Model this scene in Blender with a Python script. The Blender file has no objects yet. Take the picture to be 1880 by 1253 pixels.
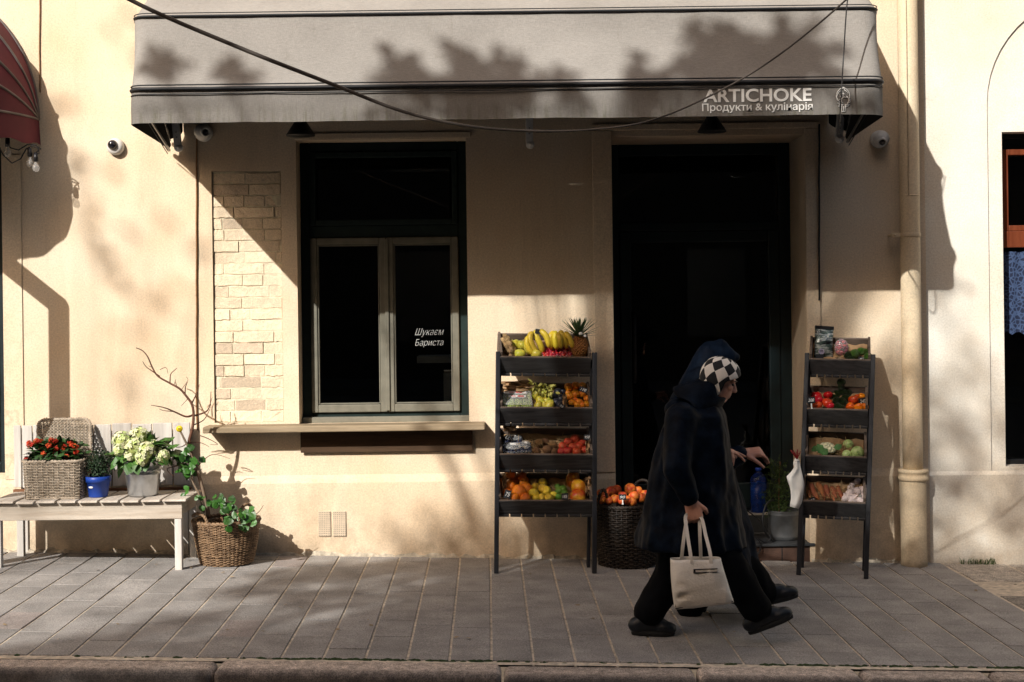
import bpy, bmesh, math, random
from mathutils import Vector, Matrix, noise
random.seed(7)
S = bpy.context.scene
COL = S.collection
PI = math.pi
# ------------------------------------------------------------------ survey of the photograph
F, CX, CY, RHO, D, H = 2611.1, 940.0, 555.0, 0.0125, 8.703, 1.562
cr, sr = math.cos(RHO), math.sin(RHO)
GS = -0.025                                   # the street falls to the right
def uv(px, py):
    a, b = px - CX, py - CY
    return a * cr - b * sr, b * cr + a * sr
def P(px, py, Y=0.0):                         # survey point at depth Y
    u, v = uv(px, py); d = (Y + D) / F
    return Vector((u * d, Y, H - v * d))
def GR(px, py):                               # survey point on the pavement
    u, v = uv(px, py); d = H * F / (v + (-GS) * -u)
    return Vector((u * d / F, d - D, GS * u * d / F))
def zg(x): return GS * x
def scl(Y): return F / (Y + D)                # pixels per metre at depth Y
CAMP = Vector((0, -D, H))
def ray_plane(px, py, p0, n):
    q = P(px, py, 0.0); d = q - CAMP
    t = (p0 - CAMP).dot(n) / d.dot(n)
    return CAMP + d * t
# ------------------------------------------------------------------ mesh helpers
class MB:
    def __init__(s): s.v = []; s.f = []; s.sm = []; s.tint = []
    def add(s, vs, fs, smooth=False, tint=None):
        o = len(s.v); s.v += [Vector(q) for q in vs]
        for f in fs:
            s.f.append(tuple(o + i for i in f)); s.sm.append(smooth); s.tint.append(tint)
    def quad(s, a, b, c, d, smooth=False, tint=None): s.add([a, b, c, d], [(0, 1, 2, 3)], smooth, tint)
    def box(s, c, size, rot=None, tint=None):
        c = Vector(c); x, y, z = [q / 2 for q in size]
        vs = [Vector((i, j, k)) for i in (-x, x) for j in (-y, y) for k in (-z, z)]
        if rot is not None: vs = [rot @ q for q in vs]
        s.add([c + q for q in vs], [(0,1,3,2),(4,6,7,5),(0,4,5,1),(2,3,7,6),(0,2,6,4),(1,5,7,3)], False, tint)
    def bx(s, x0, x1, y0, y1, z0, z1, tint=None):
        s.box(((x0+x1)/2, (y0+y1)/2, (z0+z1)/2), (abs(x1-x0), abs(y1-y0), abs(z1-z0)), None, tint)
    def tube(s, pts, r, n=8, cap=True, closed=False, tint=None):
        pts = [Vector(p) for p in pts]; m = len(pts)
        rr = r if isinstance(r, (list, tuple)) else [r] * m
        rings = []; up = None
        for i, p in enumerate(pts):
            if closed: t = pts[(i+1) % m] - pts[i-1]
            else: t = pts[min(i+1, m-1)] - pts[max(i-1, 0)]
            if t.length < 1e-9: t = Vector((0, 0, 1))
            t.normalize()
            if up is None:
                up = Vector((0, 0, 1)) if abs(t.z) < .9 else Vector((1, 0, 0))
            a = t.cross(up)
            if a.length < 1e-6: a = t.orthogonal()
            a.normalize(); up = a.cross(t); b = up
            rings.append([p + (a * math.cos(2*PI*k/n) + b * math.sin(2*PI*k/n)) * rr[i] for k in range(n)])
        vs = [q for g in rings for q in g]; fs = []
        for i in range(m if closed else m - 1):
            j = (i + 1) % m
            for k in range(n): fs.append((i*n+k, i*n+(k+1) % n, j*n+(k+1) % n, j*n+k))
        if cap and not closed:
            fs.append(tuple(range(n-1, -1, -1))); fs.append(tuple((m-1)*n+k for k in range(n)))
        s.add(vs, fs, True, tint)
    def lathe(s, prof, n=24, o=(0, 0, 0), rot=None, sq=None, tint=None):
        o = Vector(o); vs = []; fs = []
        for r, z in prof:
            for k in range(n):
                a = 2*PI*k/n
                q = Vector((r*math.cos(a), r*math.sin(a), z))
                if sq: q = sq(q, a)
                vs.append(o + (rot @ q if rot is not None else q))
        m = len(prof)
        for i in range(m-1):
            for k in range(n): fs.append((i*n+k, i*n+(k+1) % n, (i+1)*n+(k+1) % n, (i+1)*n+k))
        if prof[0][0] > 1e-5: fs.append(tuple(range(n-1, -1, -1)))
        if prof[-1][0] > 1e-5: fs.append(tuple((m-1)*n+k for k in range(n)))
        s.add(vs, fs, True, tint)
    def ell(s, c, r, rot=None, n=16, m=10, tint=None):
        r = (r, r, r) if not isinstance(r, (tuple, list)) else r
        c = Vector(c); vs = []; fs = []
        for i in range(m+1):
            th = PI*i/m
            for k in range(n):
                q = Vector((r[0]*math.sin(th)*math.cos(2*PI*k/n), r[1]*math.sin(th)*math.sin(2*PI*k/n), -r[2]*math.cos(th)))
                vs.append(c + (rot @ q if rot is not None else q))
        for i in range(m):
            for k in range(n): fs.append((i*n+k, i*n+(k+1) % n, (i+1)*n+(k+1) % n, (i+1)*n+k))
        s.add(vs, fs, True, tint)
    def cap(s, p0, r0, p1, r1, n=14):          # tapered capsule
        p0, p1 = Vector(p0), Vector(p1); t = (p1-p0); L = t.length
        if L < 1e-6: return s.ell(p0, r0)
        t.normalize(); pts = []; rr = []
        for i in range(6): a = PI/2*i/5.; pts.append(p0 - t*r0*math.cos(a)); rr.append(max(r0*math.sin(a), r0*.03))
        for i in range(6): a = PI/2*(5-i)/5.; pts.append(p1 + t*r1*math.cos(a)); rr.append(max(r1*math.sin(a), r1*.03))
        s.tube(pts, rr, n)
    def loft(s, rings, closed=True, cap=False, smooth=True, tint=None):
        n = len(rings[0]); vs = [q for g in rings for q in g]; fs = []
        for i in range(len(rings)-1):
            for k in range(n if closed else n-1):
                fs.append((i*n+k, i*n+(k+1) % n, (i+1)*n+(k+1) % n, (i+1)*n+k))
        if cap:
            fs.append(tuple(range(n-1, -1, -1))); fs.append(tuple((len(rings)-1)*n+k for k in range(n)))
        s.add(vs, fs, smooth, tint)
    def mesh(s, name, off=Vector((0, 0, 0))):
        me = bpy.data.meshes.new(name)
        me.from_pydata([q - off for q in s.v], [], s.f)
        me.polygons.foreach_set('use_smooth', s.sm)
        if any(t is not None for t in s.tint):
            at = me.color_attributes.new('tint', 'FLOAT_COLOR', 'CORNER')
            for p in me.polygons:
                t = s.tint[p.index] or (1, 1, 1)
                for li in p.loop_indices: at.data[li].color = (t[0], t[1], t[2], 1)
        me.validate(); me.update()
        return me
    def build(s, name, mat, parent=None, bevel=0, seg=2):
        off = wloc(parent) if parent else Vector((0, 0, 0))
        o = bpy.data.objects.new(name, s.mesh(name, off)); COL.objects.link(o)
        if mat: o.data.materials.append(mat)
        if parent: o.parent = parent
        if bevel:
            b = o.modifiers.new('bevel', 'BEVEL'); b.width = bevel; b.segments = seg; b.limit_method = 'ANGLE'; b.angle_limit = math.radians(40)
        return o
def wloc(o):
    l = Vector((0, 0, 0))
    while o: l = l + Vector(o.location); o = o.parent
    return l
def tag(o, label=None, cat=None, group=None, kind=None):
    if label: o['label'] = label
    if cat: o['category'] = cat
    if group: o['group'] = group
    if kind: o['kind'] = kind
    return o
def thing(name, label, cat, loc=(0, 0, 0), group=None):
    o = bpy.data.objects.new(name, None); COL.objects.link(o); o.location = loc; o.empty_display_size = .1
    return tag(o, label, cat, group)
def remesh(mb, voxel, name, mat, parent=None, smooth=4, fac=.5, disp=None):
    me = mb.mesh('tmp'); t = bpy.data.objects.new('tmp', me); COL.objects.link(t)
    m = t.modifiers.new('r', 'REMESH'); m.mode = 'VOXEL'; m.voxel_size = voxel; m.use_smooth_shade = True
    if smooth:
        q = t.modifiers.new('s', 'SMOOTH'); q.iterations = smooth; q.factor = fac
    dg = bpy.context.evaluated_depsgraph_get(); dg.update()
    out = bpy.data.meshes.new_from_object(t.evaluated_get(dg))
    bpy.data.objects.remove(t); bpy.data.meshes.remove(me)
    if disp:
        nrm = [v.normal.copy() for v in out.vertices]
        for v, q in zip(out.vertices, nrm): v.co = v.co + q * disp(v.co)
    if parent:
        off = wloc(parent)
        for v in out.vertices: v.co = v.co - off
    out.polygons.foreach_set('use_smooth', [True]*len(out.polygons)); out.name = name
    out.materials.clear(); out.materials.append(mat)
    o = bpy.data.objects.new(name, out); COL.objects.link(o)
    if parent: o.parent = parent
    return o
def text(body, name, mat, parent, x0, x1, z0, z1, y, bold=0.0, shear=0.0, tf=None):
    cu = bpy.data.curves.new('t', 'FONT'); cu.body = body; cu.size = 1; cu.offset = bold; cu.shear = shear; cu.extrude = .012; cu.resolution_u = 4
    t = bpy.data.objects.new('t', cu); COL.objects.link(t)
    dg = bpy.context.evaluated_depsgraph_get(); dg.update()
    me = bpy.data.meshes.new_from_object(t.evaluated_get(dg)); bpy.data.objects.remove(t)
    xs = [v.co.x for v in me.vertices]; ys = [v.co.y for v in me.vertices]
    a, b, c, d = min(xs), max(xs), min(ys), max(ys)
    off = wloc(parent) if parent else Vector((0, 0, 0))
    for v in me.vertices:
        q = Vector((x0 + (v.co.x-a)/(b-a)*(x1-x0), y - v.co.z*.1, z0 + (v.co.y-c)/(d-c)*(z1-z0)))
        v.co = (tf(q) if tf else q - off)
    me.materials.clear(); me.materials.append(mat)
    o = bpy.data.objects.new(name, me); COL.objects.link(o)
    if parent: o.parent = parent
    return o
def copy_tree(o, parent=None):
    c = o.copy(); COL.objects.link(c); c.parent = parent
    for ch in list(o.children): copy_tree(ch, c)
    return c
# ------------------------------------------------------------------ materials
def nd(nt, t, **kw):
    n = nt.nodes.new(t)
    for k, v in kw.items(): setattr(n, k, v)
    return n
def mixc(nt, fac, a, b, mode='MIX'):
    m = nd(nt, 'ShaderNodeMix', data_type='RGBA', blend_type=mode)
    for key, val in ((0, fac), (6, a), (7, b)):
        if hasattr(val, 'is_linked') or isinstance(val, bpy.types.NodeSocket): nt.links.new(val, m.inputs[key])
        elif key == 0: m.inputs[0].default_value = val
        else: m.inputs[key].default_value = (*val[:3], 1)
    return m.outputs[2]
def ramp(nt, fac, stops):
    r = nd(nt, 'ShaderNodeValToRGB'); nt.links.new(fac, r.inputs[0])
    e = r.color_ramp.elements
    while len(e) < len(stops): e.new(.5)
    for q, (p, c) in zip(e, stops): q.position = p; q.color = (*c, 1) if len(c) == 3 else c
    return r.outputs[0]
def noi(nt, vec, scale, detail=4, rough=.55):
    n = nd(nt, 'ShaderNodeTexNoise'); n.inputs['Scale'].default_value = scale; n.inputs['Detail'].default_value = detail; n.inputs['Roughness'].default_value = rough
    nt.links.new(vec, n.inputs['Vector']); return n.outputs['Fac']
def base(name, rough=.6, metal=0, spec=.4):
    m = bpy.data.materials.new(name); m.use_nodes = True; nt = m.node_tree
    b = nt.nodes['Principled BSDF']; b.inputs['Roughness'].default_value = rough; b.inputs['Metallic'].default_value = metal
    b.inputs['Specular IOR Level'].default_value = spec
    tc = nd(nt, 'ShaderNodeTexCoord')
    return m, nt, b, tc.outputs['Object']
def mapv(nt, vec, scale=(1, 1, 1), rot=(0, 0, 0)):
    mp = nd(nt, 'ShaderNodeMapping'); nt.links.new(vec, mp.inputs[0]); mp.inputs['Scale'].default_value = scale; mp.inputs['Rotation'].default_value = rot
    return mp.outputs[0]
def bump(nt, b, h, strength=.2, dist=.01):
    n = nd(nt, 'ShaderNodeBump'); n.inputs['Strength'].default_value = strength; n.inputs['Distance'].default_value = dist
    nt.links.new(h, n.inputs['Height']); nt.links.new(n.outputs[0], b.inputs['Normal'])
def simple(name, col, rough=.6, var=.25, vs=12, bs=None, bst=.25, metal=0, spec=.4, rnd=0.0, col2=None, stretch=None, trans=0, hue=0.0, bd=.004):
    m, nt, b, v = base(name, rough, metal, spec)
    if stretch: v = mapv(nt, v, stretch)
    f = noi(nt, v, vs, 5)
    c1 = tuple(q*(1-var) for q in col); c2 = col2 if col2 else tuple(min(1, q*(1+var)) for q in col)
    c = ramp(nt, f, [(.3, c1), (.7, c2)])
    if rnd:
        oi = nd(nt, 'ShaderNodeObjectInfo'); hs = nd(nt, 'ShaderNodeHueSaturation')
        mr = nd(nt, 'ShaderNodeMapRange'); nt.links.new(oi.outputs['Random'], mr.inputs[0]); mr.inputs[3].default_value = 1-rnd; mr.inputs[4].default_value = 1+rnd
        nt.links.new(mr.outputs[0], hs.inputs['Value']); nt.links.new(c, hs.inputs['Color'])
        if hue:
            mh = nd(nt, 'ShaderNodeMapRange'); nt.links.new(oi.outputs['Random'], mh.inputs[0]); mh.inputs[3].default_value = .5-hue; mh.inputs[4].default_value = .5+hue
            nt.links.new(mh.outputs[0], hs.inputs['Hue'])
        c = hs.outputs[0]
    nt.links.new(c, b.inputs['Base Color'])
    if bs: bump(nt, b, noi(nt, v, bs, 4), bst, bd)
    if trans: b.inputs['Transmission Weight'].default_value = trans
    return m
def tinted(name, col, rough=.7, var=.25, vs=8, bs=60, bst=.3, spec=.35, fine=0.0, rough_noise=False):
    m, nt, b, v = base(name, rough, 0, spec)
    c = ramp(nt, noi(nt, v, vs, 6), [(.3, tuple(q*(1-var) for q in col)), (.7, tuple(q*(1+var) for q in col))])
    at = nd(nt, 'ShaderNodeVertexColor'); at.layer_name = 'tint'
    c = mixc(nt, 1.0, c, at.outputs[0], 'MULTIPLY')
    if fine: c = mixc(nt, fine, c, ramp(nt, noi(nt, v, 170, 2), [(.35, (.35, .35, .35)), (.65, (1.5, 1.5, 1.5))]), 'MULTIPLY')
    nt.links.new(c, b.inputs['Base Color'])
    bump(nt, b, noi(nt, v, bs, 5), bst, .006)
    return m
def plaster(name, col, dirt=(.34, .24, .15), stain=.35, grime_z=.55):
    m, nt, b, v = base(name, .92, 0, .15)
    c2 = (col[0]*.93, col[1]*.84, col[2]*.74)
    big = noi(nt, v, 1.3, 6, .6)
    c = ramp(nt, big, [(.32, c2), (.62, col)])
    st = ramp(nt, noi(nt, mapv(nt, v, (3.0, 3.0, .5)), 2.6, 7, .65), [(.52, (0, 0, 0)), (.75, (stain,)*3)])
    c = mixc(nt, st, c, tuple(q*.66 for q in c2))
    sp = nd(nt, 'ShaderNodeSeparateXYZ'); nt.links.new(v, sp.inputs[0])
    mr = nd(nt, 'ShaderNodeMapRange'); nt.links.new(sp.outputs[2], mr.inputs[0]); mr.inputs[1].default_value = -.05; mr.inputs[2].default_value = grime_z; mr.inputs[3].default_value = 1; mr.inputs[4].default_value = 0
    mu = nd(nt, 'ShaderNodeMath', operation='MULTIPLY'); nt.links.new(mr.outputs[0], mu.inputs[0])
    gn = ramp(nt, noi(nt, v, 7, 7, .7), [(.35, (.1,)*3), (.8, (.95,)*3)]); nt.links.new(gn, mu.inputs[1])
    c = mixc(nt, mu.outputs[0], c, dirt)
    fine = ramp(nt, noi(nt, v, 95, 3, .7), [(.3, (.80, .79, .77)), (.7, (1.06, 1.06, 1.06))])
    c = mixc(nt, 1.0, c, fine, 'MULTIPLY')
    vr = nd(nt, 'ShaderNodeTexVoronoi', feature='DISTANCE_TO_EDGE'); vr.inputs['Scale'].default_value = .55
    wv = nd(nt, 'ShaderNodeMix', data_type='VECTOR'); wn = nd(nt, 'ShaderNodeTexNoise'); wn.inputs['Scale'].default_value = 2.2; wn.inputs['Detail'].default_value = 6
    nt.links.new(v, wn.inputs['Vector']); wv.inputs[0].default_value = .35; nt.links.new(v, wv.inputs[4]); nt.links.new(wn.outputs['Color'], wv.inputs[5]); nt.links.new(wv.outputs[1], vr.inputs['Vector'])
    crk = ramp(nt, vr.outputs['Distance'], [(.0, (.45, .38, .3)), (.0035, (1, 1, 1))])
    ck = ramp(nt, noi(nt, v, .9, 2), [(.58, (0, 0, 0)), (.70, (.35, .35, .35))])
    c = mixc(nt, ck, c, mixc(nt, 1.0, c, crk, 'MULTIPLY'))
    nt.links.new(c, b.inputs['Base Color'])
    h = mixc(nt, .6, noi(nt, v, 9, 6, .6), noi(nt, v, 140, 4))
    bump(nt, b, h, .32, .008)
    return m
def wood(name, col, col2, rough=.7, axis=0, scale=16, bst=.35, spec=.25, rnd=.12):
    m, nt, b, v = base(name, rough, 0, spec)
    st = [1.0, 1.0, 1.0]; st[axis] = .07
    v2 = mapv(nt, v, st)
    oi = nd(nt, 'ShaderNodeObjectInfo')
    ad = nd(nt, 'ShaderNodeVectorMath', operation='ADD'); nt.links.new(v2, ad.inputs[0])
    sc = nd(nt, 'ShaderNodeVectorMath', operation='SCALE'); sc.inputs[0].default_value = (3, 5, 7); nt.links.new(oi.outputs['Random'], sc.inputs[3]); nt.links.new(sc.outputs[0], ad.inputs[1])
    w = noi(nt, ad.outputs[0], scale*2.2, 8, .7)
    g = noi(nt, ad.outputs[0], scale*.5, 3)
    c = ramp(nt, w, [(.32, col2), (.62, col)])
    c = mixc(nt, ramp(nt, g, [(.4, (0, 0, 0)), (.75, (.6, .6, .6))]), c, tuple(q*.55 for q in col))
    at = nd(nt, 'ShaderNodeVertexColor'); at.layer_name = 'tint'
    nt.links.new(c, b.inputs['Base Color'])
    bump(nt, b, w, bst, .004)
    return m
def glass(name, tint=(1, 1, 1), rough=.0, refl=1.0):
    m = bpy.data.materials.new(name); m.use_nodes = True; nt = m.node_tree; nt.nodes.clear()
    out = nd(nt, 'ShaderNodeOutputMaterial'); mx = nd(nt, 'ShaderNodeMixShader'); tr = nd(nt, 'ShaderNodeBsdfTransparent'); gl = nd(nt, 'ShaderNodeBsdfGlossy'); fr = nd(nt, 'ShaderNodeFresnel')
    tr.inputs[0].default_value = (*tint, 1); gl.inputs['Roughness'].default_value = .01; fr.inputs[0].default_value = 1.5
    nt.links.new(fr.outputs[0], mx.inputs[0]); nt.links.new(tr.outputs[0], mx.inputs[1]); nt.links.new(gl.outputs[0], mx.inputs[2]); nt.links.new(mx.outputs[0], out.inputs[0])
    return m
def thinplastic(name, tint, alpha=.35):
    m, nt, b, v = base(name, .12, 0, .6)
    b.inputs['Base Color'].default_value = (*tint, 1); b.inputs['Alpha'].default_value = alpha
    bump(nt, b, noi(nt, v, 45, 3), .5, .01)
    return m
WALL = plaster('cream plaster', (.97, .82, .63), stain=.28)
WALL2 = plaster('pale plaster', (.97, .93, .84), dirt=(.7, .55, .38), stain=.10)
PIPE = plaster('painted pipe', (.92, .78, .57), stain=.2)
# ------------------------------------------------------------------ materials for the setting
FRAME_SHADE = simple('shaded window paint', (.022, .036, .034), .5, .2, 14, 160, .12, spec=.15)  # dark copy of the window paint, shade under the awning put into colour
FRAME = simple('window paint', (.21, .20, .16), .6, .15, 14, 160, .12, spec=.15)
DOORP = simple('dark teal paint', (.006, .016, .019), .45, .3, 10, 120, .12)
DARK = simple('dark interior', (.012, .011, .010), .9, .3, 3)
GLASS = glass('window glass', (.97, .985, .98))
TERRA = simple('step tile', (.075, .04, .028), .7, .3, 14, 80, .3)
STEEL = simple('dull steel', (.30, .31, .32), .38, .25, 20, 120, .15, metal=.9)
ZINC = simple('painted metal', (.52, .52, .50), .45, .2, 18, 90, .15)
BLACKM = simple('black iron', (.012, .013, .015), .5, .3, 20, 120, .15)
BLACKP = simple('black plastic', (.014, .014, .016), .35, .2, 20)
WHITEP = simple('white plastic', (.75, .73, .69), .4, .1, 20)
REDWOOD = wood('varnished red wood', (.24, .065, .028), (.13, .028, .012), .35, 2, 20)
SILLW = wood('weathered sill', (.42, .33, .22), (.24, .18, .11), .75, 0, 14)
PANELW = wood('old board', (.10, .058, .032), (.04, .022, .012), .8, 0, 12)
# ------------------------------------------------------------------ ground, pavement, kerb, road
def shear(mb):
    for q in mb.v: q.z += GS * q.x
SKEW = -0.0172
def struct(name, mb, mat, bevel=0): o = mb.build(name, mat, None, bevel); o['kind'] = 'structure'; return o
PAVE = tinted('paving stone', (.335, .325, .315), .85, .22, 5, 70, .45, fine=.55)
PAVE2 = tinted('granular slab', (.46, .41, .36), .9, .35, 22, 90, .9, fine=.9)
SAND = simple('joint sand', (.62, .53, .42), .95, .35, 30, 120, .5)
KERB = tinted('granite kerb', (.50, .43, .375), .85, .4, 30, 120, .6, fine=.8)
ge = KERB.node_tree.nodes.new('ShaderNodeNewGeometry'); sx = KERB.node_tree.nodes.new('ShaderNodeSeparateXYZ'); KERB.node_tree.links.new(ge.outputs['Position'], sx.inputs[0])  # kerb front darkened through its colour, standing in for shade
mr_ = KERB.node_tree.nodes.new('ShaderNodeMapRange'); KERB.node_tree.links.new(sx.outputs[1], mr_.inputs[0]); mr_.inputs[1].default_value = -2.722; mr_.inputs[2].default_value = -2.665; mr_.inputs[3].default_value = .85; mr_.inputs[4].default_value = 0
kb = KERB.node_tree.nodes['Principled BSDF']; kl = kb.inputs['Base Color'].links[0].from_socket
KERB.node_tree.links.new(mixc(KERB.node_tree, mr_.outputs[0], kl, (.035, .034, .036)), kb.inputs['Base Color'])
ASPH = simple('asphalt', (.05, .048, .047), .9, .4, 60, 160, .8)
SOIL = simple('earth', (.12, .09, .06), .95, .3, 4)
g = MB(); g.quad((-400, -400, -11), (400, -400, -11), (400, 400, -11), (-400, 400, -11)); struct('ground', g, SOIL)
g = MB(); g.quad((-30, -16.2, -.14), (30, -16.2, -.14), (30, -2.62, -.14), (-30, -2.62, -.14)); shear(g); struct('road', g, ASPH)
g = MB(); g.quad((-30, -26, -.02), (30, -26, -.02), (30, -16.2, -.02), (-30, -16.2, -.02)); g.quad((-30, -16.2, -.02), (30, -16.2, -.02), (30, -16.2, -.2), (-30, -16.2, -.2)); shear(g); struct('far_pavement', g, ASPH)
g = MB(); g.quad((-30, -2.56, -.0055), (30, -2.56, -.0055), (30, .6, -.0055), (-30, .6, -.0055)); shear(g); struct('pavement_bed', g, SAND)
g = MB(); rnd = random.Random(3)
cw = .1835; xb = 2.60
n = 0; x = xb
while x > -7.5:
    x0, x1 = x - cw, x; y = -2.505 + rnd.uniform(-.34, 0)
    while y < .02:
        L = .345 if rnd.random() > .06 else .17
        ya, yb = max(y, -2.505), min(y + L, .03)
        if yb - ya > .03:
            k = rnd.uniform(.90, 1.08); w = rnd.random()
            tnt = (k*1.02, k*.99, k*.97)
            if w > .982: tnt = (k*1.03, k*.93, k*.9)
            if ya < -2.3: tnt = tuple(q*.95 for q in tnt)
            gj = .0058; dz = rnd.uniform(-.0025, .0012)
            vs = []
            for (xx, yy) in ((x0+gj, ya+.0015), (x1-gj, ya+.0015), (x1-gj, yb-.0015), (x0+gj, yb-.0015)):
                xx += SKEW * yy
                vs.append((xx, yy, dz)); vs.append((xx, yy, -.03))
            g.add(vs, [(0, 2, 4, 6), (1, 7, 5, 3), (0, 1, 3, 2), (2, 3, 5, 4), (4, 5, 7, 6), (6, 7, 1, 0)], False, tnt)
        y += L
    x -= cw
shear(g); struct('pavement', g, PAVE, .002)
g = MB(); x = xb + .012
while x < 7:
    w = rnd.uniform(.38, .46); y = .03 + rnd.uniform(0, .1)
    while y > -2.5:
        L = rnd.uniform(.26, .42); ya = max(y - L, -2.505); k = rnd.uniform(.75, 1.2)
        if rnd.random() > .85: k *= .55
        vs = []; dz = rnd.uniform(-.008, .004)
        for (xx, yy) in ((x+.006, ya+.006), (x+w-.006, ya+.006), (x+w-.006, min(y, .03)-.006), (x+.006, min(y, .03)-.006)):
            xx += SKEW * yy + rnd.uniform(-.004, .004); yy += rnd.uniform(-.004, .004)
            vs.append((xx, yy, dz)); vs.append((xx, yy, -.04))
        g.add(vs, [(0, 2, 4, 6), (1, 7, 5, 3), (0, 1, 3, 2), (2, 3, 5, 4), (4, 5, 7, 6), (6, 7, 1, 0)], False, (k, k*.99, k*.96))
        y -= L
    x += w
shear(g); struct('pavement', g, PAVE2, .008)
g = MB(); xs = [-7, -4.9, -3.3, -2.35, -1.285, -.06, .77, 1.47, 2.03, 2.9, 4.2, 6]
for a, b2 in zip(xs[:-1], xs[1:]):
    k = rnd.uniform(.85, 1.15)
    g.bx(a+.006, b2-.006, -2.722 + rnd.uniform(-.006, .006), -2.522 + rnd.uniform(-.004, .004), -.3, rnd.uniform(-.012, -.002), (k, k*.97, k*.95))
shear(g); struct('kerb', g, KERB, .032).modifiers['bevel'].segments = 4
# moss and weeds in the kerb joint and along the wall foot
MOSS = simple('moss', (.035, .06, .02), .95, .5, 60, 100, .8)
g = MB()
for i in range(260):
    px = rnd.choice([rnd.uniform(400, 1000), rnd.uniform(580, 900), rnd.uniform(1400, 1880), rnd.uniform(0, 1880)])
    q = P(px, 1213, -2.512); q.z = zg(q.x)
    g.ell((q.x, q.y + rnd.uniform(-.006, .01), q.z - .008), (rnd.uniform(.006, .03), rnd.uniform(.004, .010), rnd.uniform(.004, .012)), None, 6, 4)
tag(g.build('moss', MOSS), kind='stuff')
GRASS = simple('weed blades', (.09, .15, .03), .7, .3, 20)
def tuft(px, Y, n, h, seed):
    r = random.Random(seed); m = MB(); q = P(px, 1040, Y); b = Vector((q.x, Y, zg(q.x)))
    for i in range(n):
        a = r.uniform(0, 2*PI); l = h*r.uniform(.5, 1); o = Vector((r.uniform(-.05, .05), r.uniform(-.012, .012), 0))
        dd = Vector((math.cos(a)*.7, math.sin(a)*.4, 1)); s2 = Vector((math.sin(a), -math.cos(a), 0))*.0022
        m.add([b+o-s2, b+o+s2, b+o+dd*l*.6+s2*.7, b+o+dd*l*.6-s2*.7, b+o+dd*l*.9+Vector((math.cos(a), 0, -.5))*l*.3], [(0, 1, 2, 3), (3, 2, 4)], True)
    return m
m = MB()
for px, n, h in ((1780, 22, .06), (1800, 26, .05), (1815, 20, .06), (1540, 6, .03)):
    t = tuft(px, -.035, n, h, px); m.add(t.v, t.f, True)
tag(m.build('grass', GRASS), kind='stuff')
m = MB(); r2 = random.Random(31)
for i in range(46):
    x = r2.uniform(-3.2, 3.4); y = r2.uniform(-2.45, -.05); c = Vector((x, y, zg(x)+.004)); a = r2.uniform(0, 6.28); L = r2.uniform(.012, .035)
    d = Vector((math.cos(a), math.sin(a), r2.uniform(0, .25))); e = Vector((-math.sin(a), math.cos(a), r2.uniform(-.1, .3)))*.35
    m.add([c, c+d*L*.5+e*L, c+d*L, c+d*L*.5-e*L], [(0, 1, 2, 3)], False, (1, 1, 1))
tag(m.build('leaf_litter', simple('dry litter', (.30, .22, .13), .9, .5, 9)), kind='stuff')
# ------------------------------------------------------------------ shop building
def X0(px, py=600): return P(px, py, 0).x
def Z0(py, px=940): return P(px, py, 0).z
shop = thing('shop_building', 'cream plastered shop front with brick niche, counter window and open dark doorway', 'building', (0, 0, 0))
xw0, xw1 = X0(546, 500), X0(858, 500); zw0, zw1 = Z0(778, 707), Z0(256, 707)
xd0, xd1 = X0(1127, 620), X0(1481, 620); zd1 = Z0(249, 1290); zstep = P(1440, 1003, -.01).z
xb0, xb1 = X0(391, 540), X0(518, 540); zb0, zb1 = Z0(776, 455), Z0(314, 455)
xl0, xl1 = X0(-260, 570), X0(6, 570); zl0, zl1 = Z0(872, 0), Z0(272, 0)
XJ = X0(1700, 500); zpl = Z0(879, 900)
def walls(mb, x0, x1, z0, z1, holes, y=0.0):
    xs = sorted({x0, x1, *[q for h in holes for q in h[:2]]}); zs = sorted({z0, z1, *[q for h in holes for q in h[2:4]]})
    xs = [q for q in xs if x0 <= q <= x1]; zs = [q for q in zs if z0 <= q <= z1]
    for a, b in zip(xs[:-1], xs[1:]):
        for c, d in zip(zs[:-1], zs[1:]):
            cx, cz = (a+b)/2, (c+d)/2
            if any(h[0] < cx < h[1] and h[2] < cz < h[3] for h in holes): continue
            mb.quad((a, y, c), (b, y, c), (b, y, d), (a, y, d))
    for h in holes:
        a, b, c, d, dep = h
        mb.quad((a, y, c), (a, y+dep, c), (a, y+dep, d), (a, y, d)); mb.quad((b, y, c), (b, y, d), (b, y+dep, d), (b, y+dep, c))
        mb.quad((a, y, d), (a, y+dep, d), (b, y+dep, d), (b, y, d)); mb.quad((a, y, c), (b, y, c), (b, y+dep, c), (a, y+dep, c))
m = MB()
walls(m, X0(-900), XJ, -.6, 7.5, [(xw0, xw1, zw0, zw1, .25), (xd0, xd1, -.2, zd1, .62), (xb0, xb1, zb0, zb1, .034), (xl0, xl1, zl0, zl1, .25)])
m.build('wall', WALL, shop)
m = MB(); m.bx(xd0-.12, xd0-.001, -.014, -.0005, zpl+.03, zd1+.035); m.bx(xd1+.001, xd1+.085, -.014, -.0005, zpl+.03, zd1+.035); m.bx(xd0-.12, xd1+.085, -.014, -.0005, zd1+.036, zd1+.075)
m.build('door_surround', WALL, shop, .004)
m = MB(); m.bx(xw0-.012, xw1+.03, -.010, -.0005, zw1+.004, zw1+.04); m.build('window_head', WALL, shop, .003)
m = MB()
for a, b in ((X0(-900), X0(-300)), (X0(-300), xd0-.001), (xd1+.001, XJ)):
    m.loft([[Vector((a, -.02, -.6)), Vector((b, -.02, -.6))], [Vector((a, -.02, zpl-.012)), Vector((b, -.02, zpl-.012))], [Vector((a, -.0008, zpl+.035)), Vector((b, -.0008, zpl+.035))]], closed=False, smooth=False)
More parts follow.
